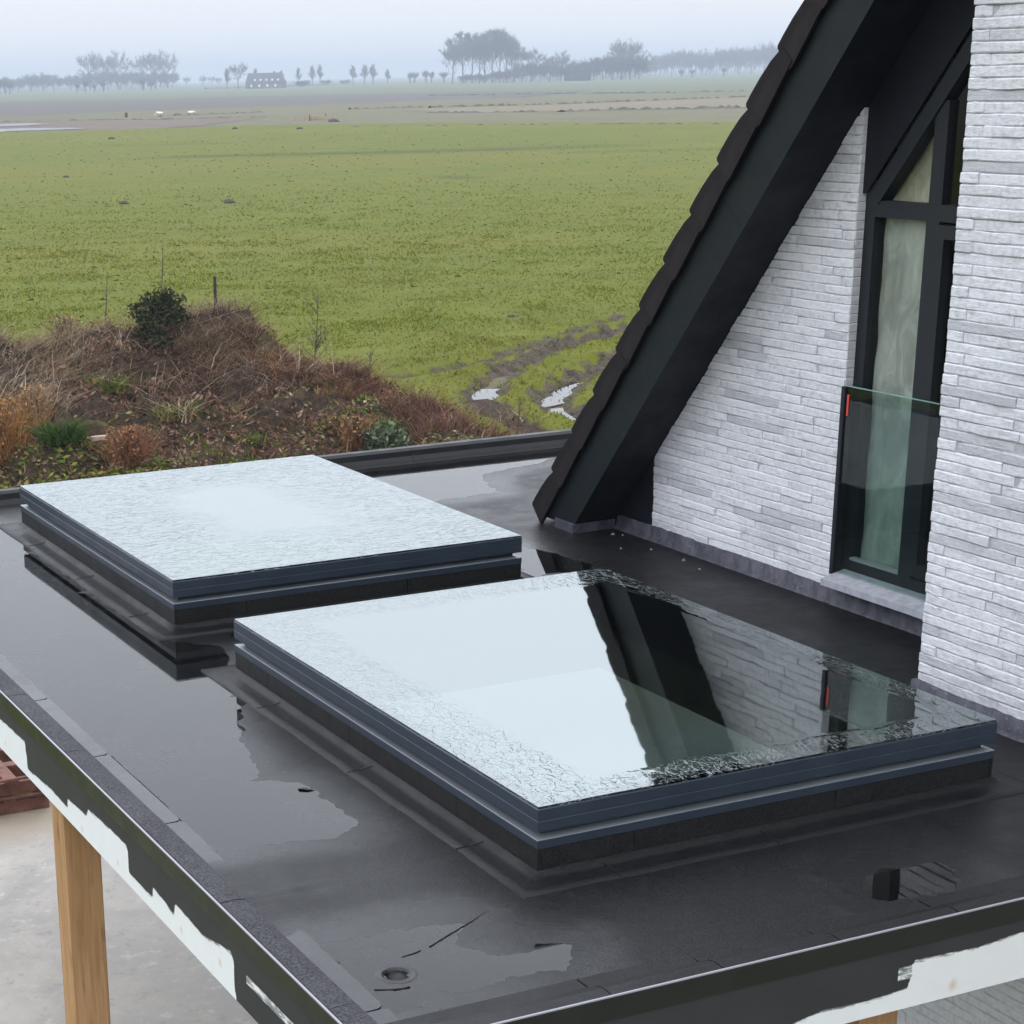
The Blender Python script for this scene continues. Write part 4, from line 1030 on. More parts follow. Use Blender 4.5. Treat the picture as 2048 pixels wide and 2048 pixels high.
def strew(n, box, H, W, pal, lean=0.6, seed=0, curl=.5, drift=(0, 0), dens=None):
    x, y, z = on_heap(r, n, *box)
    k = fbm(x * 1.5, y * 1.5, 80 + seed, 3) > r.uniform(-0.12, 0.28, n)
    x, y, z = x[k], y[k], z[k]; n = len(x)
    ln = r.normal(0, lean, (n, 2)) + np.array(drift)
    parts.append(blades(np.stack([x, y, z - .02], 1), 0.72 * r.uniform(*H, n) * (1 + .5 * (r.uniform(0, 1, n) < .06)), r.uniform(*W, n), ln * 1.5, pick(r, n, pal, .34, .84), seed, curl, 2))
strew(9000, (4.5, 10.0, 28.0, 31.5), (0.20, 0.58), (0.010, 0.024), PAL_TAN, 0.55, 1, .7, (0.35, -0.35))
strew(3500, (4.5, 9.4, 27.0, 30.5), (0.30, 0.62), (0.012, 0.024), PAL_PALE, 0.5, 11, .8, (0.55, -0.3))
strew(11000, (9.3, 13.4, 27.0, 31.0), (0.10, 0.36), (0.012, 0.030), PAL_BRN, 1.0, 2, .5)
strew(6000, (10.6, 12.9, 29.0, 31.2), (0.25, 0.58), (0.009, 0.020), PAL_TAN + PAL_BRN + PAL_PALE, 0.6, 3, .6, (0.2, -.2))
strew(1600, (9.6, 13.2, 27.0, 30.0), (0.30, 0.75), (0.010, 0.022), PAL_PALE + PAL_RED, 1.1, 12, .6)
strew(9000, (12.2, 14.7, 24.6, 28.4), (0.12, 0.48), (0.009, 0.020), PAL_RED, 0.55, 4, .4)
strew(9000, (6.5, 13.4, 24.0, 28.4), (0.08, 0.30), (0.014, 0.034), PAL_BRN + PAL_RED, 1.1, 5, .8)
strew(3500, (5.5, 14.5, 23.0, 26.0), (0.08, 0.22), (0.015, 0.03), PAL_TAN + PAL_ORG, 1.0, 6, .8)
strew(5000, (7.0, 13.0, 23.2, 27.0), (0.06, 0.20), (0.02, 0.045), PAL_GRN + PAL_BRN, 0.9, 13, .6)
strew(2500, (12.0, 16.4, 24.5, 30.0), (0.10, 0.28), (0.012, 0.026), PAL_GRN + PAL_TAN, .6, 7, .6)
strew(5000, (11.0, 13.3, 28.4, 31.0), (0.18, 0.50), (0.010, 0.022), PAL_BRN + PAL_TAN, 0.6, 21, .6, (0.1, -.2))
strew(5000, (11.2, 13.3, 27.6, 30.8), (0.15, 0.42), (0.010, 0.024), PAL_BRN + PAL_RED, 0.8, 34, .6)
strew(1400, (11.8, 13.6, 26.4, 28.6), (0.12, 0.30), (0.012, 0.026), PAL_ORG, .8, 14, .6)
V, Fq, Cc = merge(parts)
tag(np_mesh('dead_weeds', V, Fq, M['leafy'], None, False, {'col': Cc}), 'tangle of dead brown weeds and straw over the spoil heap', 'dead weeds', kind='stuff')
parts = []
def litter(n, box, size, pal, seed, up=.6, lift=.03):
    x, y, z = on_heap(r, n, *box)
    k = fbm(x * 0.9, y * 0.9, 120 + seed, 3) > r.uniform(-0.3, 0.35, n); x, y, z = x[k], y[k], z[k]; n = len(x)
    parts.append(leaves(np.stack([x, y, z + r.uniform(0, lift, n)], 1), r.uniform(*size, n), pick(r, n, pal), seed, up))
litter(12000, (6.0, 13.4, 23.0, 27.0), (0.02, 0.06), PAL_BRN + PAL_TAN + PAL_GRN + PAL_GRN, 1)
litter(6000, (5.0, 9.0, 22.8, 26.0), (0.03, 0.07), PAL_GRN + [(0.24, 0.21, 0.05), (0.12, 0.06, 0.045)], 2, .6, .12)
litter(9000, (8.0, 15.2, 24.5, 30.4), (0.02, 0.06), PAL_BRN + PAL_RED + [(0.03, 0.03, 0.02)], 3, .3, .2)
litter(3000, (9.6, 13.0, 23.5, 26.0), (0.02, 0.05), PAL_GRN, 4, .5, .06)
V, Fq, Cc = merge(parts)
tag(np_mesh('leaf_litter', V, Fq, M['leafy'], None, False, {'col': Cc}), 'brown and yellow fallen leaves at the foot of the spoil heap', 'leaf litter', kind='stuff')

# single plants that stand out on the heap
def plant(name, x, y, label, cat, kind, size, pal, n, seed, group=None):
    r = np.random.default_rng(seed); z = float(G + max(heap_h(np.array(x), np.array(y)), 0)) - .03
    root = empty(name, (x, y, z), label, cat, group); ps = []
    if kind == 'bush':                                  # rounded mass of leaves on stems
        th, ph = r.uniform(0, 2 * math.pi, n), np.arccos(r.uniform(-.15, 1, n)); q = size * r.uniform(.35, 1, n) ** .6 * (0.45 + .85 * vnoise(th * 1.6 + 5, ph * 2.4, seed))
        P = np.stack([q * np.sin(ph) * np.cos(th), q * np.sin(ph) * np.sin(th), size * .35 + q * np.cos(ph)], 1)
        ps.append(leaves(P, r.uniform(.03, .065, n), pick(r, n, pal, .45), seed, .2))
    elif kind == 'spray':                               # dry stalks in a sheaf with seed heads
        P = np.zeros((n, 3)); P[:, :2] = r.normal(0, size * .16, (n, 2))
        ps.append(blades(P, size * r.uniform(.55, 1.1, n), r.uniform(.010, .024, n), r.normal(0, .42, (n, 2)), pick(r, n, pal, .3), seed, .5, 2))
        m = n * 2; a = r.uniform(0, 2 * math.pi, m); q = r.uniform(0, .5, m) * size
        Pl = np.stack([q * np.cos(a), q * np.sin(a), size * r.uniform(.25, .95, m)], 1)
        ps.append(leaves(Pl, r.uniform(.015, .04, m), pick(r, m, pal, .3), seed + 1, .1))
    elif kind == 'fern':
        P = np.zeros((n, 3)); P[:, :2] = r.normal(0, size * .35, (n, 2))
        ps.append(blades(P, size * r.uniform(.5, 1.0, n), r.uniform(.02, .05, n), r.normal(0, .8, (n, 2)), pick(r, n, pal, .3), seed, .7, 2))
    V, Fq, Cc = merge(ps)
    np_mesh('foliage', V, Fq, M['leafy'], root, False, {'col': Cc})
    st = MB(); rr = random.Random(seed)
    for _ in range(9):
        a = rr.uniform(0, 6.28); q = size * rr.uniform(.2, .5)
        st.tube([(x, y, z - .02), (x + q * .4 * math.cos(a), y + q * .4 * math.sin(a), z + size * .45), (x + q * math.cos(a), y + q * math.sin(a), z + size * .9)], [.012, .009, .004], 4)
    st.build('stem', M['twig'], root)
    return root
M['twig'] = simple('bare_twig', (0.085, 0.062, 0.048), 0.9, 0.3, 5, 0)
M['deadpost'] = simple('weathered_post', (0.035, 0.028, 0.024), 0.9, 0.3, 8, 0)
DKG = [(0.030, 0.040, 0.018), (0.045, 0.052, 0.025), (0.022, 0.028, 0.014), (0.07, 0.06, 0.04)]
plant('ivy_clump', 10.75, 29.6, 'dark green shaggy clump crowning the spoil heap', 'plant', 'bush', 0.50, DKG, 1500, 201)
plant('ivy_clump', 10.35, 29.0, 'lower dark green lobe leaning beside the crowning clump', 'plant', 'bush', 0.36, DKG, 900, 202)
plant('dry_dock', 7.05, 26.2, 'large orange brown dried weed at the left end of the heap', 'plant', 'spray', 0.95, PAL_ORG, 520, 203)
plant('dry_dock', 7.75, 26.9, 'orange dried weed just right of the large left one', 'plant', 'spray', 0.62, PAL_ORG + PAL_TAN, 300, 204)
plant('dry_dock', 8.55, 25.0, 'rusty orange dried bush in front of the heap', 'plant', 'spray', 0.66, [(0.24, 0.115, 0.06), (0.30, 0.15, 0.08), (0.16, 0.08, 0.05)], 520, 205)
plant('dry_dock', 12.0, 25.0, 'thin orange brown weed behind the far skylight corner', 'plant', 'spray', 0.50, PAL_ORG + PAL_BRN, 300, 206)
plant('dry_dock', 9.4, 30.4, 'ragged brown seed heads left of the dark clump', 'plant', 'spray', 0.55, PAL_BRN + PAL_TAN, 260, 207)
plant('green_bush', 7.75, 25.5, 'dark green leafy bush beside the orange weeds', 'plant', 'fern', 0.36, [(0.045, 0.085, 0.02), (0.065, 0.11, 0.025), (0.03, 0.055, 0.015)], 420, 208)
plant('green_bush', 10.55, 25.7, 'small bright green bush in the middle of the heap front', 'plant', 'fern', 0.24, PAL_GRN, 170, 209)
plant('nettle_patch', 9.3, 28.0, 'bright green weed tuft high on the left flank of the heap', 'plant', 'fern', 0.34, PAL_GRN, 160, 210)
plant('nettle_patch', 9.9, 26.6, 'green and straw coloured tuft in the middle of the flank', 'plant', 'fern', 0.38, PAL_GRN + PAL_TAN, 200, 211)
plant('grey_bush', 12.25, 24.6, 'grey green leafy bush behind the roof edge', 'plant', 'bush', 0.38, [(0.07, 0.10, 0.055), (0.10, 0.135, 0.08), (0.045, 0.065, 0.03), (0.14, 0.16, 0.11)], 900, 212)
plant('green_bush', 12.75, 25.7, 'small fresh green tuft right of the grey bush', 'plant', 'fern', 0.26, [(0.12, 0.20, 0.03), (0.09, 0.15, 0.025)], 120, 213)
def twig_tree(name, x, y, h, label, seed, n=26, spread=.35):
    z = float(G + max(heap_h(np.array(x), np.array(y)), 0)) - .05; m = MB(); rr = random.Random(seed)
    root = empty(name, (x, y, z), label, 'sapling')
    m.tube([(x, y, z), (x + h * .06, y, z + h * .5), (x + h * .1, y, z + h)], [.014, .010, .004], 5); m.build('stem', M['twig'], root)
    b = MB()
    for i in range(n):
        t = rr.uniform(.15, .95); a = rr.uniform(0, 6.28); L = h * spread * rr.uniform(.5, 1.1) * (1.1 - t * .6)
        p0 = Vector((x + h * .1 * t, y, z + h * t)); d = Vector((math.cos(a), math.sin(a), rr.uniform(.6, 1.6))).normalized()
        p1 = p0 + d * L * .5; p2 = p1 + (d + Vector((rr.uniform(-.4, .4), rr.uniform(-.4, .4), .3))).normalized() * L * .5
        b.tube([p0, p1, p2], [.006, .005, .0025], 3)
    b.build('branch', M['twig'], root); return root
twig_tree('sapling', 13.15, 29.0, 1.45, 'bare sapling with pale twigs at the right shoulder of the heap', 301, 34)
twig_tree('sapling', 10.95, 30.2, 1.25, 'tall thin bare stem rising above the dark clump', 302, 6, .12)
twig_tree('sapling', 10.0, 30.2, 0.95, 'short thin bare stem left of the dark clump', 303, 5, .12)
twig_tree('sapling', 13.75, 28.2, 0.85, 'small twiggy bush right of the pale sapling', 304, 30, .4)
twig_tree('sapling', 15.05, 25.6, 0.55, 'low dark twigs beside the muddy ruts', 305, 22, .6)
fp = MB().cbox(11.94, 11.985, 30.2, 30.245, -2.0, -0.58, .006).build('fence_post', M['deadpost'], None, False, (11.96, 30.23, -2.0))
tag(fp, 'thin dark wooden post standing behind the top of the heap', 'post')
# clods and a broken brick on the heap
def clod(name, x, y, s, label, mat, seed, cat, base=None, group=None, flat_=.6):
    rr = random.Random(seed); z = base if base is not None else float(G + max(heap_h(np.array(x), np.array(y)), 0))
    V = []; nU, nV = 12, 6
    for j in range(nV + 1):
        ph = math.pi / 2 * j / nV
        for i in range(nU):
            th = 2 * math.pi * i / nU; q = s * (1 + .28 * float(fbm(np.array(2 * math.cos(th) + seed), np.array(2 * math.sin(th) + 2 * ph), seed, 3)))
            V.append((x + q * math.cos(th) * math.cos(ph), y + q * math.sin(th) * math.cos(ph), z - .02 + q * flat_ * math.sin(ph)))
    Fq = [(j * nU + i, j * nU + (i + 1) % nU, (j + 1) * nU + (i + 1) % nU, (j + 1) * nU + i) for j in range(nV) for i in range(nU)]
    return tag(mesh_obj(name, V, Fq, mat, None, True, (x, y, z)), label, cat, group)
clod('soil_clod', 8.55, 26.6, .30, 'dark lump of turned soil on the left flank of the heap', M['heap'], 401, 'soil')
clod('soil_clod', 9.05, 26.2, .17, 'smaller dark soil lump right of the big lump', M['heap'], 402, 'soil')
bp_ = MB().cbox(8.22, 8.44, 25.62, 25.72, -2.26, -2.20, .004).build('broken_brick', simple('pale_pink_brick', (0.42, 0.30, 0.26), .9, .2, 30, .2), None, False, (8.33, 25.67, -2.26))
tag(bp_, 'pale pink broken brick half buried in the heap', 'brick')
MH = [((29.86, 86.4), .42, 'left of the two dark molehills in mid meadow'), ((33.85, 83.4), .48, 'right of the two dark molehills in mid meadow'), ((22.56, 38.6), .26, 'dark molehill above the muddy ruts'), ((35.8, 113.9), .34, 'small molehill on the left of the meadow'), ((64.1, 188.3), .6, 'molehill near the left puddle'), ((86.1, 209.8), .6, 'molehill at the far meadow edge, left one'), ((90.0, 200.6), .6, 'molehill at the far meadow edge, right one')]
M['mole'] = simple('fresh_soil', (0.045, 0.036, 0.026), .95, .3, 8, .5)
for i, ((x, y), s_, lab) in enumerate(MH): clod('molehill', x, y, s_ * 0.62, lab, M['mole'], 410 + i, 'molehill', G, 'molehills in the meadow', .6)

# red-brown pallet on the terrace edge
pal = empty('pallet_stack', (3.1, 13.6, -2.7), 'stack of red brown timber pallets at the terrace edge', 'pallet')
rr = random.Random(3)
for lvl in range(2):
    z0 = -2.70 + lvl * 0.145; o = 0.03 * lvl
    for yy in (13.22, 13.60, 13.98): MB().cbox(2.55 + o, 3.74 + o, yy, yy + .095, z0, z0 + .10, .004).build('bearer', M['pallet'], pal)
    for xx in (2.60, 2.86, 3.12, 3.38, 3.63): MB().cbox(xx + o, xx + .10 + o, 13.20, 14.10, z0 + .1005, z0 + .123, .003).build('deck_board', M['pallet'], pal)
    MB().cbox(2.55 + o, 3.74 + o, 13.185, 13.215, z0 + .1235, z0 + .144, .003).build('deck_board', M['pallet'], pal)
r = np.random.default_rng(31); n = 2600
x, y = r.uniform(1.5, 5.5, n), r.uniform(14.2, 18.5, n)
V, Fq, Cc = blades(np.stack([x, y, 0 * x + G - .01], 1), r.uniform(.06, .18, n), r.uniform(.02, .04, n), r.normal(0, .6, (n, 2)), pick(r, n, PAL_GRN), 3, .5, 1)
tag(np_mesh('verge_grass', V, Fq, M['leafy'], None, False, {'col': Cc}), 'green grass growing behind the pallets', 'grass', kind='stuff')

# ------------------------------------------------------------------ far objects
M['bark'] = simple('far_bark', (0.075, 0.066, 0.056), 0.95, 0.25, 0.4, 0)
M['twigs'] = simple('far_twigs', (0.085, 0.072, 0.060), 0.95, 0.3, 0.2, 0)
def limb(m, p, d, L, rad, rr, depth, tw, curve=.25, up=.25, sp=.5):
    """recursive limb: tubes into m, twig slivers into tw"""
    q = p + d * L * .5 + Vector((rr.uniform(-1, 1), rr.uniform(-1, 1), rr.uniform(-.3, 1))) * L * curve * .3
    e = q + (d + Vector((0, 0, up)) * .5).normalized() * L * .5
    m.tube([p, q, e], [rad, rad * .75, rad * .5], 4 if rad > .08 else 3, False)
    if depth == 0:
        for _ in range(14):
            t = rr.uniform(.2, 1); b = p.lerp(e, t); a = Vector((rr.gauss(0, sp * 1.1), rr.gauss(0, sp * 1.1), rr.gauss(.2, .45))) + d * .8; a.normalize()
            s = a.cross(Vector((rr.uniform(-1, 1), rr.uniform(-1, 1), rr.uniform(-1, 1)))).normalized() * L * rr.uniform(.014, .034); tip = b + a * L * rr.uniform(.5, 1.05)
            tw.add([b - s, b + s, tip], [(0, 1, 2)])
        return
    for i in range(3 + (rr.random() < .5)):
        t = rr.uniform(.45, 1.0) if i else 1.0; b = (p.lerp(q, t * 2) if t < .5 else q.lerp(e, t * 2 - 1))
        a = (d * 1.0 + Vector((rr.gauss(0, sp), rr.gauss(0, sp), rr.gauss(up * .4, .3)))).normalized()
        limb(m, b, a, L * rr.uniform(.55, .78), rad * .55, rr, depth - 1, tw, curve, up, sp)
def tree_proto(kind, seed):
    """unit tree, 1 m tall: (trunk mesh, crown mesh)"""
    rr = random.Random(seed); m = MB(); tw = MB(); Z = Vector((0, 0, 1))
    if kind == 'poplar':
        lean = Vector((rr.uniform(-.08, .08), rr.uniform(-.04, .04), 1)).normalized()
        P = [lean * .96 * t for t in (0, .3, .6, .96)]; m.tube(P, [.014, .011, .008, .002], 6)
        for i in range(24):
            t = rr.uniform(.12, .86) ; a = rr.uniform(0, 6.28); d = Vector((math.cos(a) * .5, math.sin(a) * .5, rr.uniform(.7, 1.2))).normalized()
            limb(tw, lean * .96 * t, d, .27 * (1.1 - t) + .05, .0042, rr, 2, tw, .3, .35, .42)
    elif kind == 'round':
        m.tube([(0, 0, 0), (.01, 0, .2), (0, 0, .42)], [.022, .017, .012], 6)
        for i in range(13):
            a = i * 2.4; d = Vector((math.cos(a) * rr.uniform(.3, 1), math.sin(a) * rr.uniform(.3, 1), rr.uniform(.25, 1.1))).normalized()
            limb(tw, Vector((0, 0, rr.uniform(.26, .44))), d, rr.uniform(.22, .30), .007, rr, 2, tw, .3, .25)
    elif kind == 'pollard':
        m.tube([(0, 0, 0), (.02, 0, .15), (0, 0, .28)], [.05, .042, .062], 7)
        for i in range(26):
            a = rr.uniform(0, 6.28); k = rr.uniform(.02, .55); d = Vector((math.cos(a) * k, math.sin(a) * k, 1)).normalized()
            limb(tw, Vector((.03 * math.cos(a), .03 * math.sin(a), .27)), d, rr.uniform(.22, .42), .006, rr, 1, tw, .15, .3, .22)
    elif kind == 'spindle':
        m.tube([(0, 0, 0), (0, 0, .3), (.01, 0, .9)], [.018, .013, .003], 5)
        for i in range(34):
            t = rr.uniform(.1, .85); a = rr.uniform(0, 6.28); d = Vector((math.cos(a) * .33, math.sin(a) * .33, 1)).normalized()
            limb(tw, Vector((0, 0, t)), d, .20 * (1.1 - t) + .06, .004, rr, 1, tw, .25, .3, .25)
    elif kind == 'bush':                                # broad many-stemmed thicket
        m.tube([(0, 0, 0), (.02, 0, .2), (.03, 0, .45)], [.022, .016, .009], 5)
        for i in range(44):
            a = rr.uniform(0, 6.28); q = rr.uniform(0, .42); d = Vector((math.cos(a) * rr.uniform(.1, .7), math.sin(a) * rr.uniform(.1, .7), 1)).normalized()
            limb(tw, Vector((q * math.cos(a), q * math.sin(a), rr.uniform(0, .3))), d, rr.uniform(.28, .42), .006, rr, 2 if i < 26 else 1, tw, .3, .2)
    def mk(b, nm, mat):
        me = bpy.data.meshes.new(nm); me.from_pydata(b.v, [], b.f); me.materials.append(mat); return me
    zmax = max(v[2] for v in tw.v)
    for b in (m, tw): b.v = [(x, y, z / zmax) for x, y, z in b.v]
    return mk(m, 'trunk', M['bark']), mk(tw, 'crown', M['twigs'])
PROTO = {k: [tree_proto(k, 500 + 10 * i + j) for j in range(nv)] for i, (k, nv) in enumerate((('poplar', 4), ('round', 3), ('pollard', 3), ('spindle', 3), ('bush', 4)))}
tree_n = [0]
def tree(name, x, y, h, kind, label, group, wide=1.0):
    tree_n[0] += 1; rr = random.Random(900 + tree_n[0])
    tm_, cm_ = PROTO[kind][tree_n[0] % len(PROTO[kind])]
    root = empty(name, (x, y, G - .3), label, 'tree', group)
    root.rotation_euler = (0, 0, rr.uniform(0, 6.28)); root.scale = (h * wide, h * wide, h)
    for nm, me in (('trunk', tm_), ('crown', cm_)):
        o = bpy.data.objects.new(nm, me); COL.objects.link(o); o.parent = root
ORD = ['first', 'second', 'third', 'fourth', 'fifth', 'sixth', 'seventh', 'eighth', 'ninth', 'tenth', 'eleventh', 'twelfth', 'thirteenth', 'fourteenth', 'fifteenth']
def row(name, kind, pts, label, group, wide=1.0):
    for i, (x, y, h) in enumerate(pts): tree(name, x, y, h, kind, label % ORD[i], group, wide if not hasattr(wide, '__len__') else wide[i % len(wide)])
row('bare_tree', 'round', [(501.7, 1519.3, 31.5), (515.0, 1525.4, 30.1), (522.5, 1512.3, 32.3), (547.1, 1524.8, 29.1), (550.0, 1502.5, 31.9), (562.3, 1508.6, 29.8)], '%s from left of the tall bare trees above the left wood', 'tall trees of the left wood', .85)
row('thicket_tree', 'bush', [(418.3, 1502.9, 11.4), (428.1, 1500.1, 13.4), (436.8, 1497.6, 11.8), (446.3, 1494.8, 14.9), (455.0, 1492.2, 16.1), (463.0, 1489.7, 13.8), (474.7, 1486.0, 13.8), (483.7, 1483.1, 14.6), (492.8, 1480.1, 16.9), (501.9, 1477.1, 16.5), (510.9, 1474.0, 15.4), (518.9, 1471.2, 16.9), (528.3, 1467.8, 13.8), (536.9, 1464.7, 15.4), (545.2, 1461.6, 15.4)], '%s tree from left in the hazy thicket on the left', 'thicket of the left wood', 1.0)
row('pollard_willow', 'pollard', [(352.5, 1251.3, 10.5), (355.8, 1250.4, 9.9), (358.9, 1249.5, 8.9), (399.5, 1237.1, 6.6), (401.5, 1225.9, 8.0), (410.1, 1233.6, 5.6), (412.3, 1222.3, 7.9), (439.6, 1223.4, 8.0), (444.4, 1221.7, 6.8)], '%s pollard willow from the left before the left wood', 'pollard willows on the left')
row('small_tree', 'round', [(653.8, 1730.6, 9.6), (662.8, 1727.2, 10.0), (658.5, 1675.2, 10.7), (665.5, 1672.4, 9.8), (653.1, 1623.6, 8.6)], '%s small faint tree between the left wood and the farmhouse', 'small far trees')
tree('columnar_tree', 467.3, 1148.6, 13.2, 'spindle', 'slim upright tree just left of the round tree by the farmhouse', 'trees by the farmhouse', .9)
tree('round_tree', 465.9, 1127.5, 16.6, 'round', 'round headed bare tree left of the farmhouse', 'trees by the farmhouse', .95)
tree('yard_tree', 499.0, 1178.7, 12.6, 'spindle', 'faint tree top behind the left half of the farmhouse roof', 'trees by the farmhouse')
tree('yard_tree', 514.1, 1172.2, 11.1, 'spindle', 'faint tree top behind the right end of the farmhouse roof', 'trees by the farmhouse')
tree('yard_shrub', 498.7 + 6, 1121, 4.6, 'bush', 'low shrub at the right end of the farmhouse', 'trees by the farmhouse', 1.6)
row('upright_tree', 'spindle', [(613.9, 1368.6, 13.7), (619.2, 1355.2, 15.1), (628.4, 1362.0, 15.9)], '%s upright tree from left, just right of the farmhouse', 'upright trees right of the farmhouse', 1.1)
row('low_shrub', 'bush', [(597.4, 1321.2, 4.7), (611.4, 1314.8, 4.7), (623.7, 1309.0, 4.3)], '%s low shrub from left along the far field edge', 'low far shrubs', 1.6)
row('spindle_tree', 'spindle', [(615.8, 1279.5, 13.7), (627.5, 1285.0, 14.5), (628.4, 1273.4, 14.7), (637.5, 1268.9, 10.5)], '%s from left of the dense egg shaped trees in mid horizon', 'egg shaped trees', 1.35)
row('pollard_willow', 'pollard', [(665.3, 1288.4, 8.6), (668.1, 1286.9, 9.3), (670.7, 1274.2, 9.6), (678.9, 1281.3, 8.9), (677.2, 1259.5, 8.8)], '%s pollard willow from the left before the tall poplars', 'pollard willows before the poplars', 1.1)
row('poplar', 'poplar', [(591.8, 1089.7, 28.7), (602.2, 1095.4, 32.0), (611.9, 1101.4, 31.0), (605.9, 1081.9, 28.6), (619.1, 1097.4, 32.5), (617.7, 1086.7, 33.4), (631.6, 1101.8, 33.3), (625.6, 1082.2, 30.4), (634.3, 1088.7, 26.9)], '%s tall bare poplar counted from the left of the big clump', 'tall poplars', .95)
row('undergrowth_shrub', 'bush', [(596.0, 1081.6, 6.4), (601.3, 1078.7, 7.0), (606.1, 1076.1, 6.1), (611.3, 1073.1, 8.2), (616.6, 1070.1, 8.8), (621.2, 1067.4, 10.0)], '%s shrub from left under the tall poplars', 'shrubs under the poplars', 1.1)
row('wood_tree', 'bush', [(638.6, 1086.2, 14.2), (643.3, 1083.4, 13.3), (648.1, 1080.6, 13.0), (652.8, 1077.7, 13.9), (657.5, 1074.9, 11.7), (662.2, 1072.0, 12.0), (666.8, 1069.1, 14.2), (671.5, 1066.2, 12.9), (676.1, 1063.3, 15.4), (680.7, 1060.3, 16.3), (685.3, 1057.4, 17.2), (689.8, 1054.4, 18.1), (694.4, 1051.4, 18.7), (698.9, 1048.4, 15.6)], '%s tree from left in the dense dark wood right of the poplars', 'dense wood right of the poplars', .82)
row('bare_tree', 'round', [(664.3, 1117.5, 22.3), (679.2, 1120.2, 17.9), (680.0, 1108.0, 20.0), (717.7, 1095.9, 26.1), (716.4, 1084.8, 26.6)], '%s from left of the bare crowns rising behind the dense wood', 'bare crowns behind the dense wood', .9)
row('far_tree', 'bush', [(978.3, 1451.0, 16.1), (985.2, 1446.3, 22.1), (993.1, 1440.9, 23.7), (1001.0, 1435.4, 24.6), (1009.2, 1429.7, 24.1), (1016.6, 1424.5, 18.6), (1023.3, 1419.6, 24.5), (1031.0, 1414.1, 24.9), (1038.6, 1408.5, 25.7), (1046.5, 1402.6, 26.5), (1055.0, 1396.2, 26.9), (1062.8, 1390.3, 28.5)], '%s tree from left in the palest wood beside the roof edge', 'palest wood on the right', .75)
row('pollard_willow', 'pollard', [(800.0, 1148.9, 6.0), (806.0, 1144.7, 6.0), (822.9, 1132.6, 6.8)], '%s pollard willow from left before the palest wood', 'pollard willows before the palest wood', 1.1)

# farmhouse
M['fwall'] = simple('farm_wall', (0.12, 0.10, 0.095), .9, .2, .5, 0); M['froof'] = simple('farm_roof', (0.055, 0.055, 0.062), .8, .2, .4, 0)
M['fshed'] = simple('shed_roof', (0.03, 0.03, 0.032), .9, .2, .4, 0)
M['fwhite'] = simple('white_paint', (0.78, 0.78, 0.76), .7, .05, 1, 0)
ax, ay, bx, by = 476.4, 1139.4, 498.0, 1130.2
Lf = math.hypot(bx - ax, by - ay)
farm = empty('farmhouse', ((ax + bx) / 2, (ay + by) / 2, G - .3), 'long dark farmhouse with steep roof and row of white dormers', 'house')
farm.rotation_euler = (0, 0, math.atan2(by - ay, bx - ax) - 0.22)
def fpart(m, name, mat, par):
    me = bpy.data.meshes.new(name); me.from_pydata(m.v, [], m.f); fix_normals(me); me.materials.append(mat)
    o = bpy.data.objects.new(name, me); COL.objects.link(o); o.parent = par; return o
hl = Lf / 2
fpart(MB().box(-hl, hl, -4.5, 4.5, 0, 3.2), 'wall', M['fwall'], farm)
fr_ = fpart(MB().add([(-hl - .4, -5, 3.0), (hl + .4, -5, 3.0), (hl + .4, 5, 3.0), (-hl - .4, 5, 3.0), (-hl - .4 + 1.2, 0, 9.0), (hl - 2.2, 0, 9.0)], [(0, 1, 5, 4), (2, 3, 4, 5), (1, 2, 5), (3, 0, 4), (0, 3, 2, 1)]), 'roof', M['froof'], farm)
fpart(MB().box(hl * .42, hl * .42 + .9, -.45, .45, 8.6, 9.9), 'chimney', M['fwall'], fr_)
for i in range(5):
    xx = -hl + 5.2 + i * 3.6
    fpart(MB().box(xx, xx + 1.1, -4.15, -2.9, 4.4, 5.6), 'dormer', M['fwhite'], farm)
fpart(MB().prism([(-5.2, 3.0), (-4.6, 3.0), (0, 8.6), (0, 9.2)], 'x', -hl - .55, -hl - .42), 'white_verge', M['fwhite'], farm)
fpart(MB().box(-hl - .05, -hl - .01, -1.8, -.6, 4.2, 5.4), 'window', M['fwhite'], farm)
for i in range(4):
    xx = -hl + 3 + i * 5.0; fpart(MB().box(xx, xx + 1.2, -4.56, -4.51, 1.0, 2.4), 'window', M['fwhite'], farm)
shed = empty('farm_shed', (671, 1074, G - .3), 'low shed roof half hidden before the dense wood', 'shed')
shed.rotation_euler = (0, 0, -0.5)
fpart(MB().box(-8, 8, -4, 4, 0, 2.6), 'wall', M['fshed'], shed)
fpart(MB().add([(-8.3, -4.5, 2.4), (8.3, -4.5, 2.4), (8.3, 4.5, 2.4), (-8.3, 4.5, 2.4), (-8.3, 0, 6.4), (8.3, 0, 6.4)], [(0, 1, 5, 4), (2, 3, 4, 5), (1, 2, 5), (3, 0, 4), (0, 3, 2, 1)]), 'roof', M['fshed'], shed)

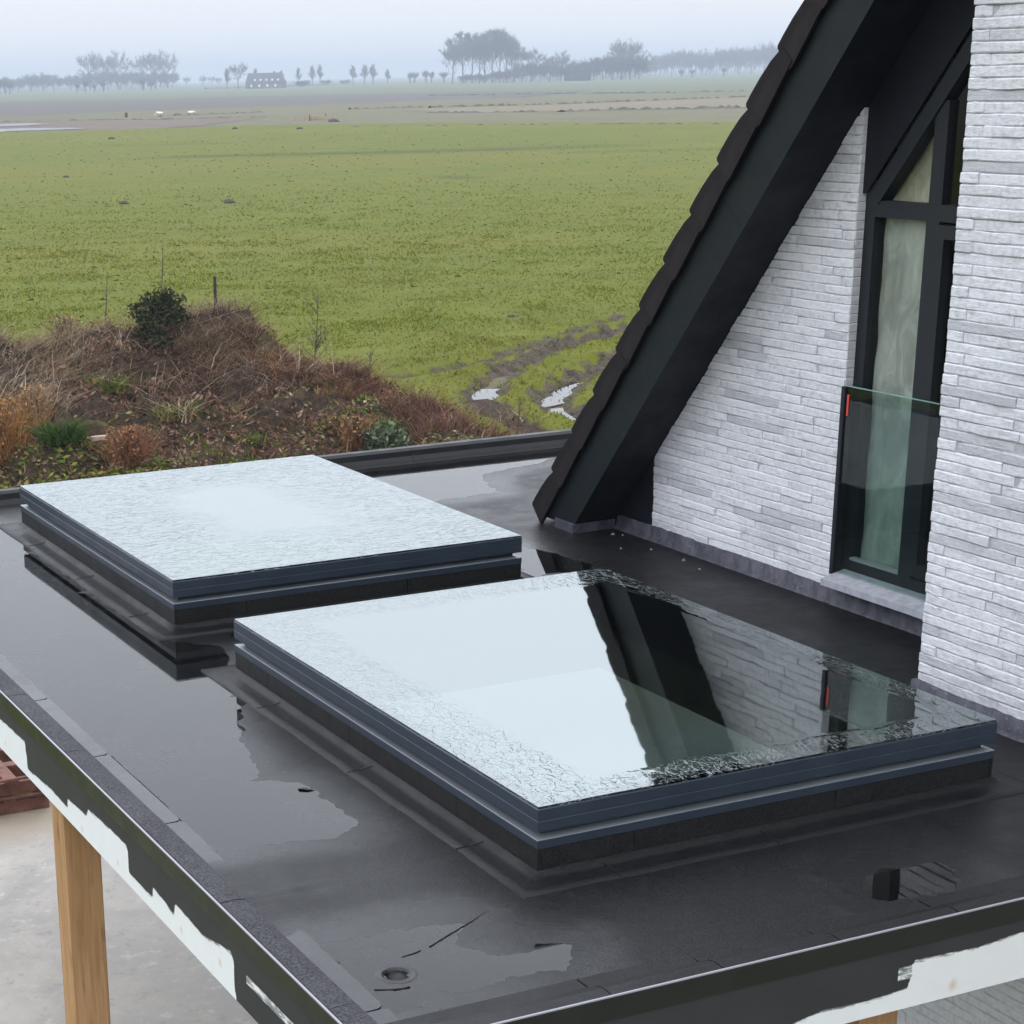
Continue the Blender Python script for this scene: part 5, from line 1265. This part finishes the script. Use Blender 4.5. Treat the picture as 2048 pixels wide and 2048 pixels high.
# swans: one continuous body with neck and head
M['swan'] = simple('white_plumage', (0.78, 0.77, 0.74), .8, .05, 6, 0)
def swan(x, y, rz, label):
    m = bpy.data.meshes.new('swan')
    ks = [(-.62, .40, .05, .04), (-.50, .40, .13, .11), (-.25, .38, .22, .20), (.05, .37, .24, .22), (.28, .40, .19, .18), (.40, .48, .10, .10), (.47, .56, .065, .06), (.58, .50, .055, .055), (.68, .34, .05, .05), (.74, .18, .05, .05), (.80, .10, .065, .055), (.88, .06, .045, .04), (.97, .03, .02, .015)]
    V = []; Fq = []; n = 8
    for i, (px, pz, rw, rh) in enumerate(ks):
        for k in range(n):
            a = 2 * math.pi * k / n; V.append((px, rw * math.cos(a), pz + rh * math.sin(a)))
    for i in range(len(ks) - 1):
        for k in range(n): Fq.append((i * n + k, i * n + (k + 1) % n, (i + 1) * n + (k + 1) % n, (i + 1) * n + k))
    Fq += [tuple(range(n))[::-1], tuple(range((len(ks) - 1) * n, len(ks) * n))]
    b = MB(); b.v = V; b.f = Fq
    for s_ in (-.09, .09): b.tube([(.02, s_, .24), (.0, s_, .12), (.03, s_, 0)], [.025, .018, .018], 5)
    m.from_pydata(b.v, [], b.f); fix_normals(m); m.materials.append(M['swan']); m.polygons.foreach_set('use_smooth', [True] * len(m.polygons))
    o = bpy.data.objects.new('swan', m); COL.objects.link(o); o.location = (x, y, G - .14); o.rotation_euler = (0, 0, rz)
    tag(o, label, 'swan', 'grazing swans')
swan(117.1, 318.4, 2.6, 'left of two white swans grazing on the wet pasture')
swan(122.0, 316.2, -0.5, 'right of two white swans grazing on the wet pasture')
for (x, y, h, w, lab) in ((108.0, 309.3, .75, .28, 'short thick dark stump left of the swans'), (110.0, 241.9, .85, .07, 'left of two thin posts by the pale reed tuft'), (115.0, 247.7, .8, .06, 'right of two thin posts by the pale reed tuft')):
    p = MB().tube([(x, y, G - .2), (x + .03, y, G - .14 + h)], [w, w * .8], 8).build('stump' if h == .75 else 'marsh_post', M['deadpost'], None, False, (x, y, G - .2)); tag(p, lab, 'stump' if h == .75 else 'post')
r = np.random.default_rng(77); n = 500
x, y = r.normal(113, 1.2, n), r.normal(246, .5, n)
V, Fq, Cc = blades(np.stack([x, y, 0 * x + G - .15], 1), r.uniform(.3, .8, n), r.uniform(.05, .1, n), r.normal(0, .2, (n, 2)), pick(r, n, [(.42, .33, .22), (.36, .26, .17)]), 3, .5, 1)
tag(np_mesh('reed_tuft', V, Fq, M['leafy'], None, False, {'col': Cc}), 'pale reed tuft between the two thin posts', 'reeds', kind='stuff')
clod('soil_heap', 109.6, 233.6, .8, 'low dark soil heap right of the pale reed tuft', M['mole'], 430, 'soil', G - .14, None, .5)

# ------------------------------------------------------------------ haze in the air
hz = NT('haze_air')
pv = hz.new('ShaderNodeVolumePrincipled')
pv.inputs['Color'].default_value = (0.64, 0.715, 0.80, 1); pv.inputs['Density'].default_value = 0.00052; pv.inputs['Anisotropy'].default_value = 0.0
hz.done(None, pv.outputs[0])
hb = MB().box(-5300, 5300, -5300, 5300, G - 1.5, 40.0).build('haze', hz.m); tag(hb, 'pale winter haze over the fields', 'haze', kind='stuff')
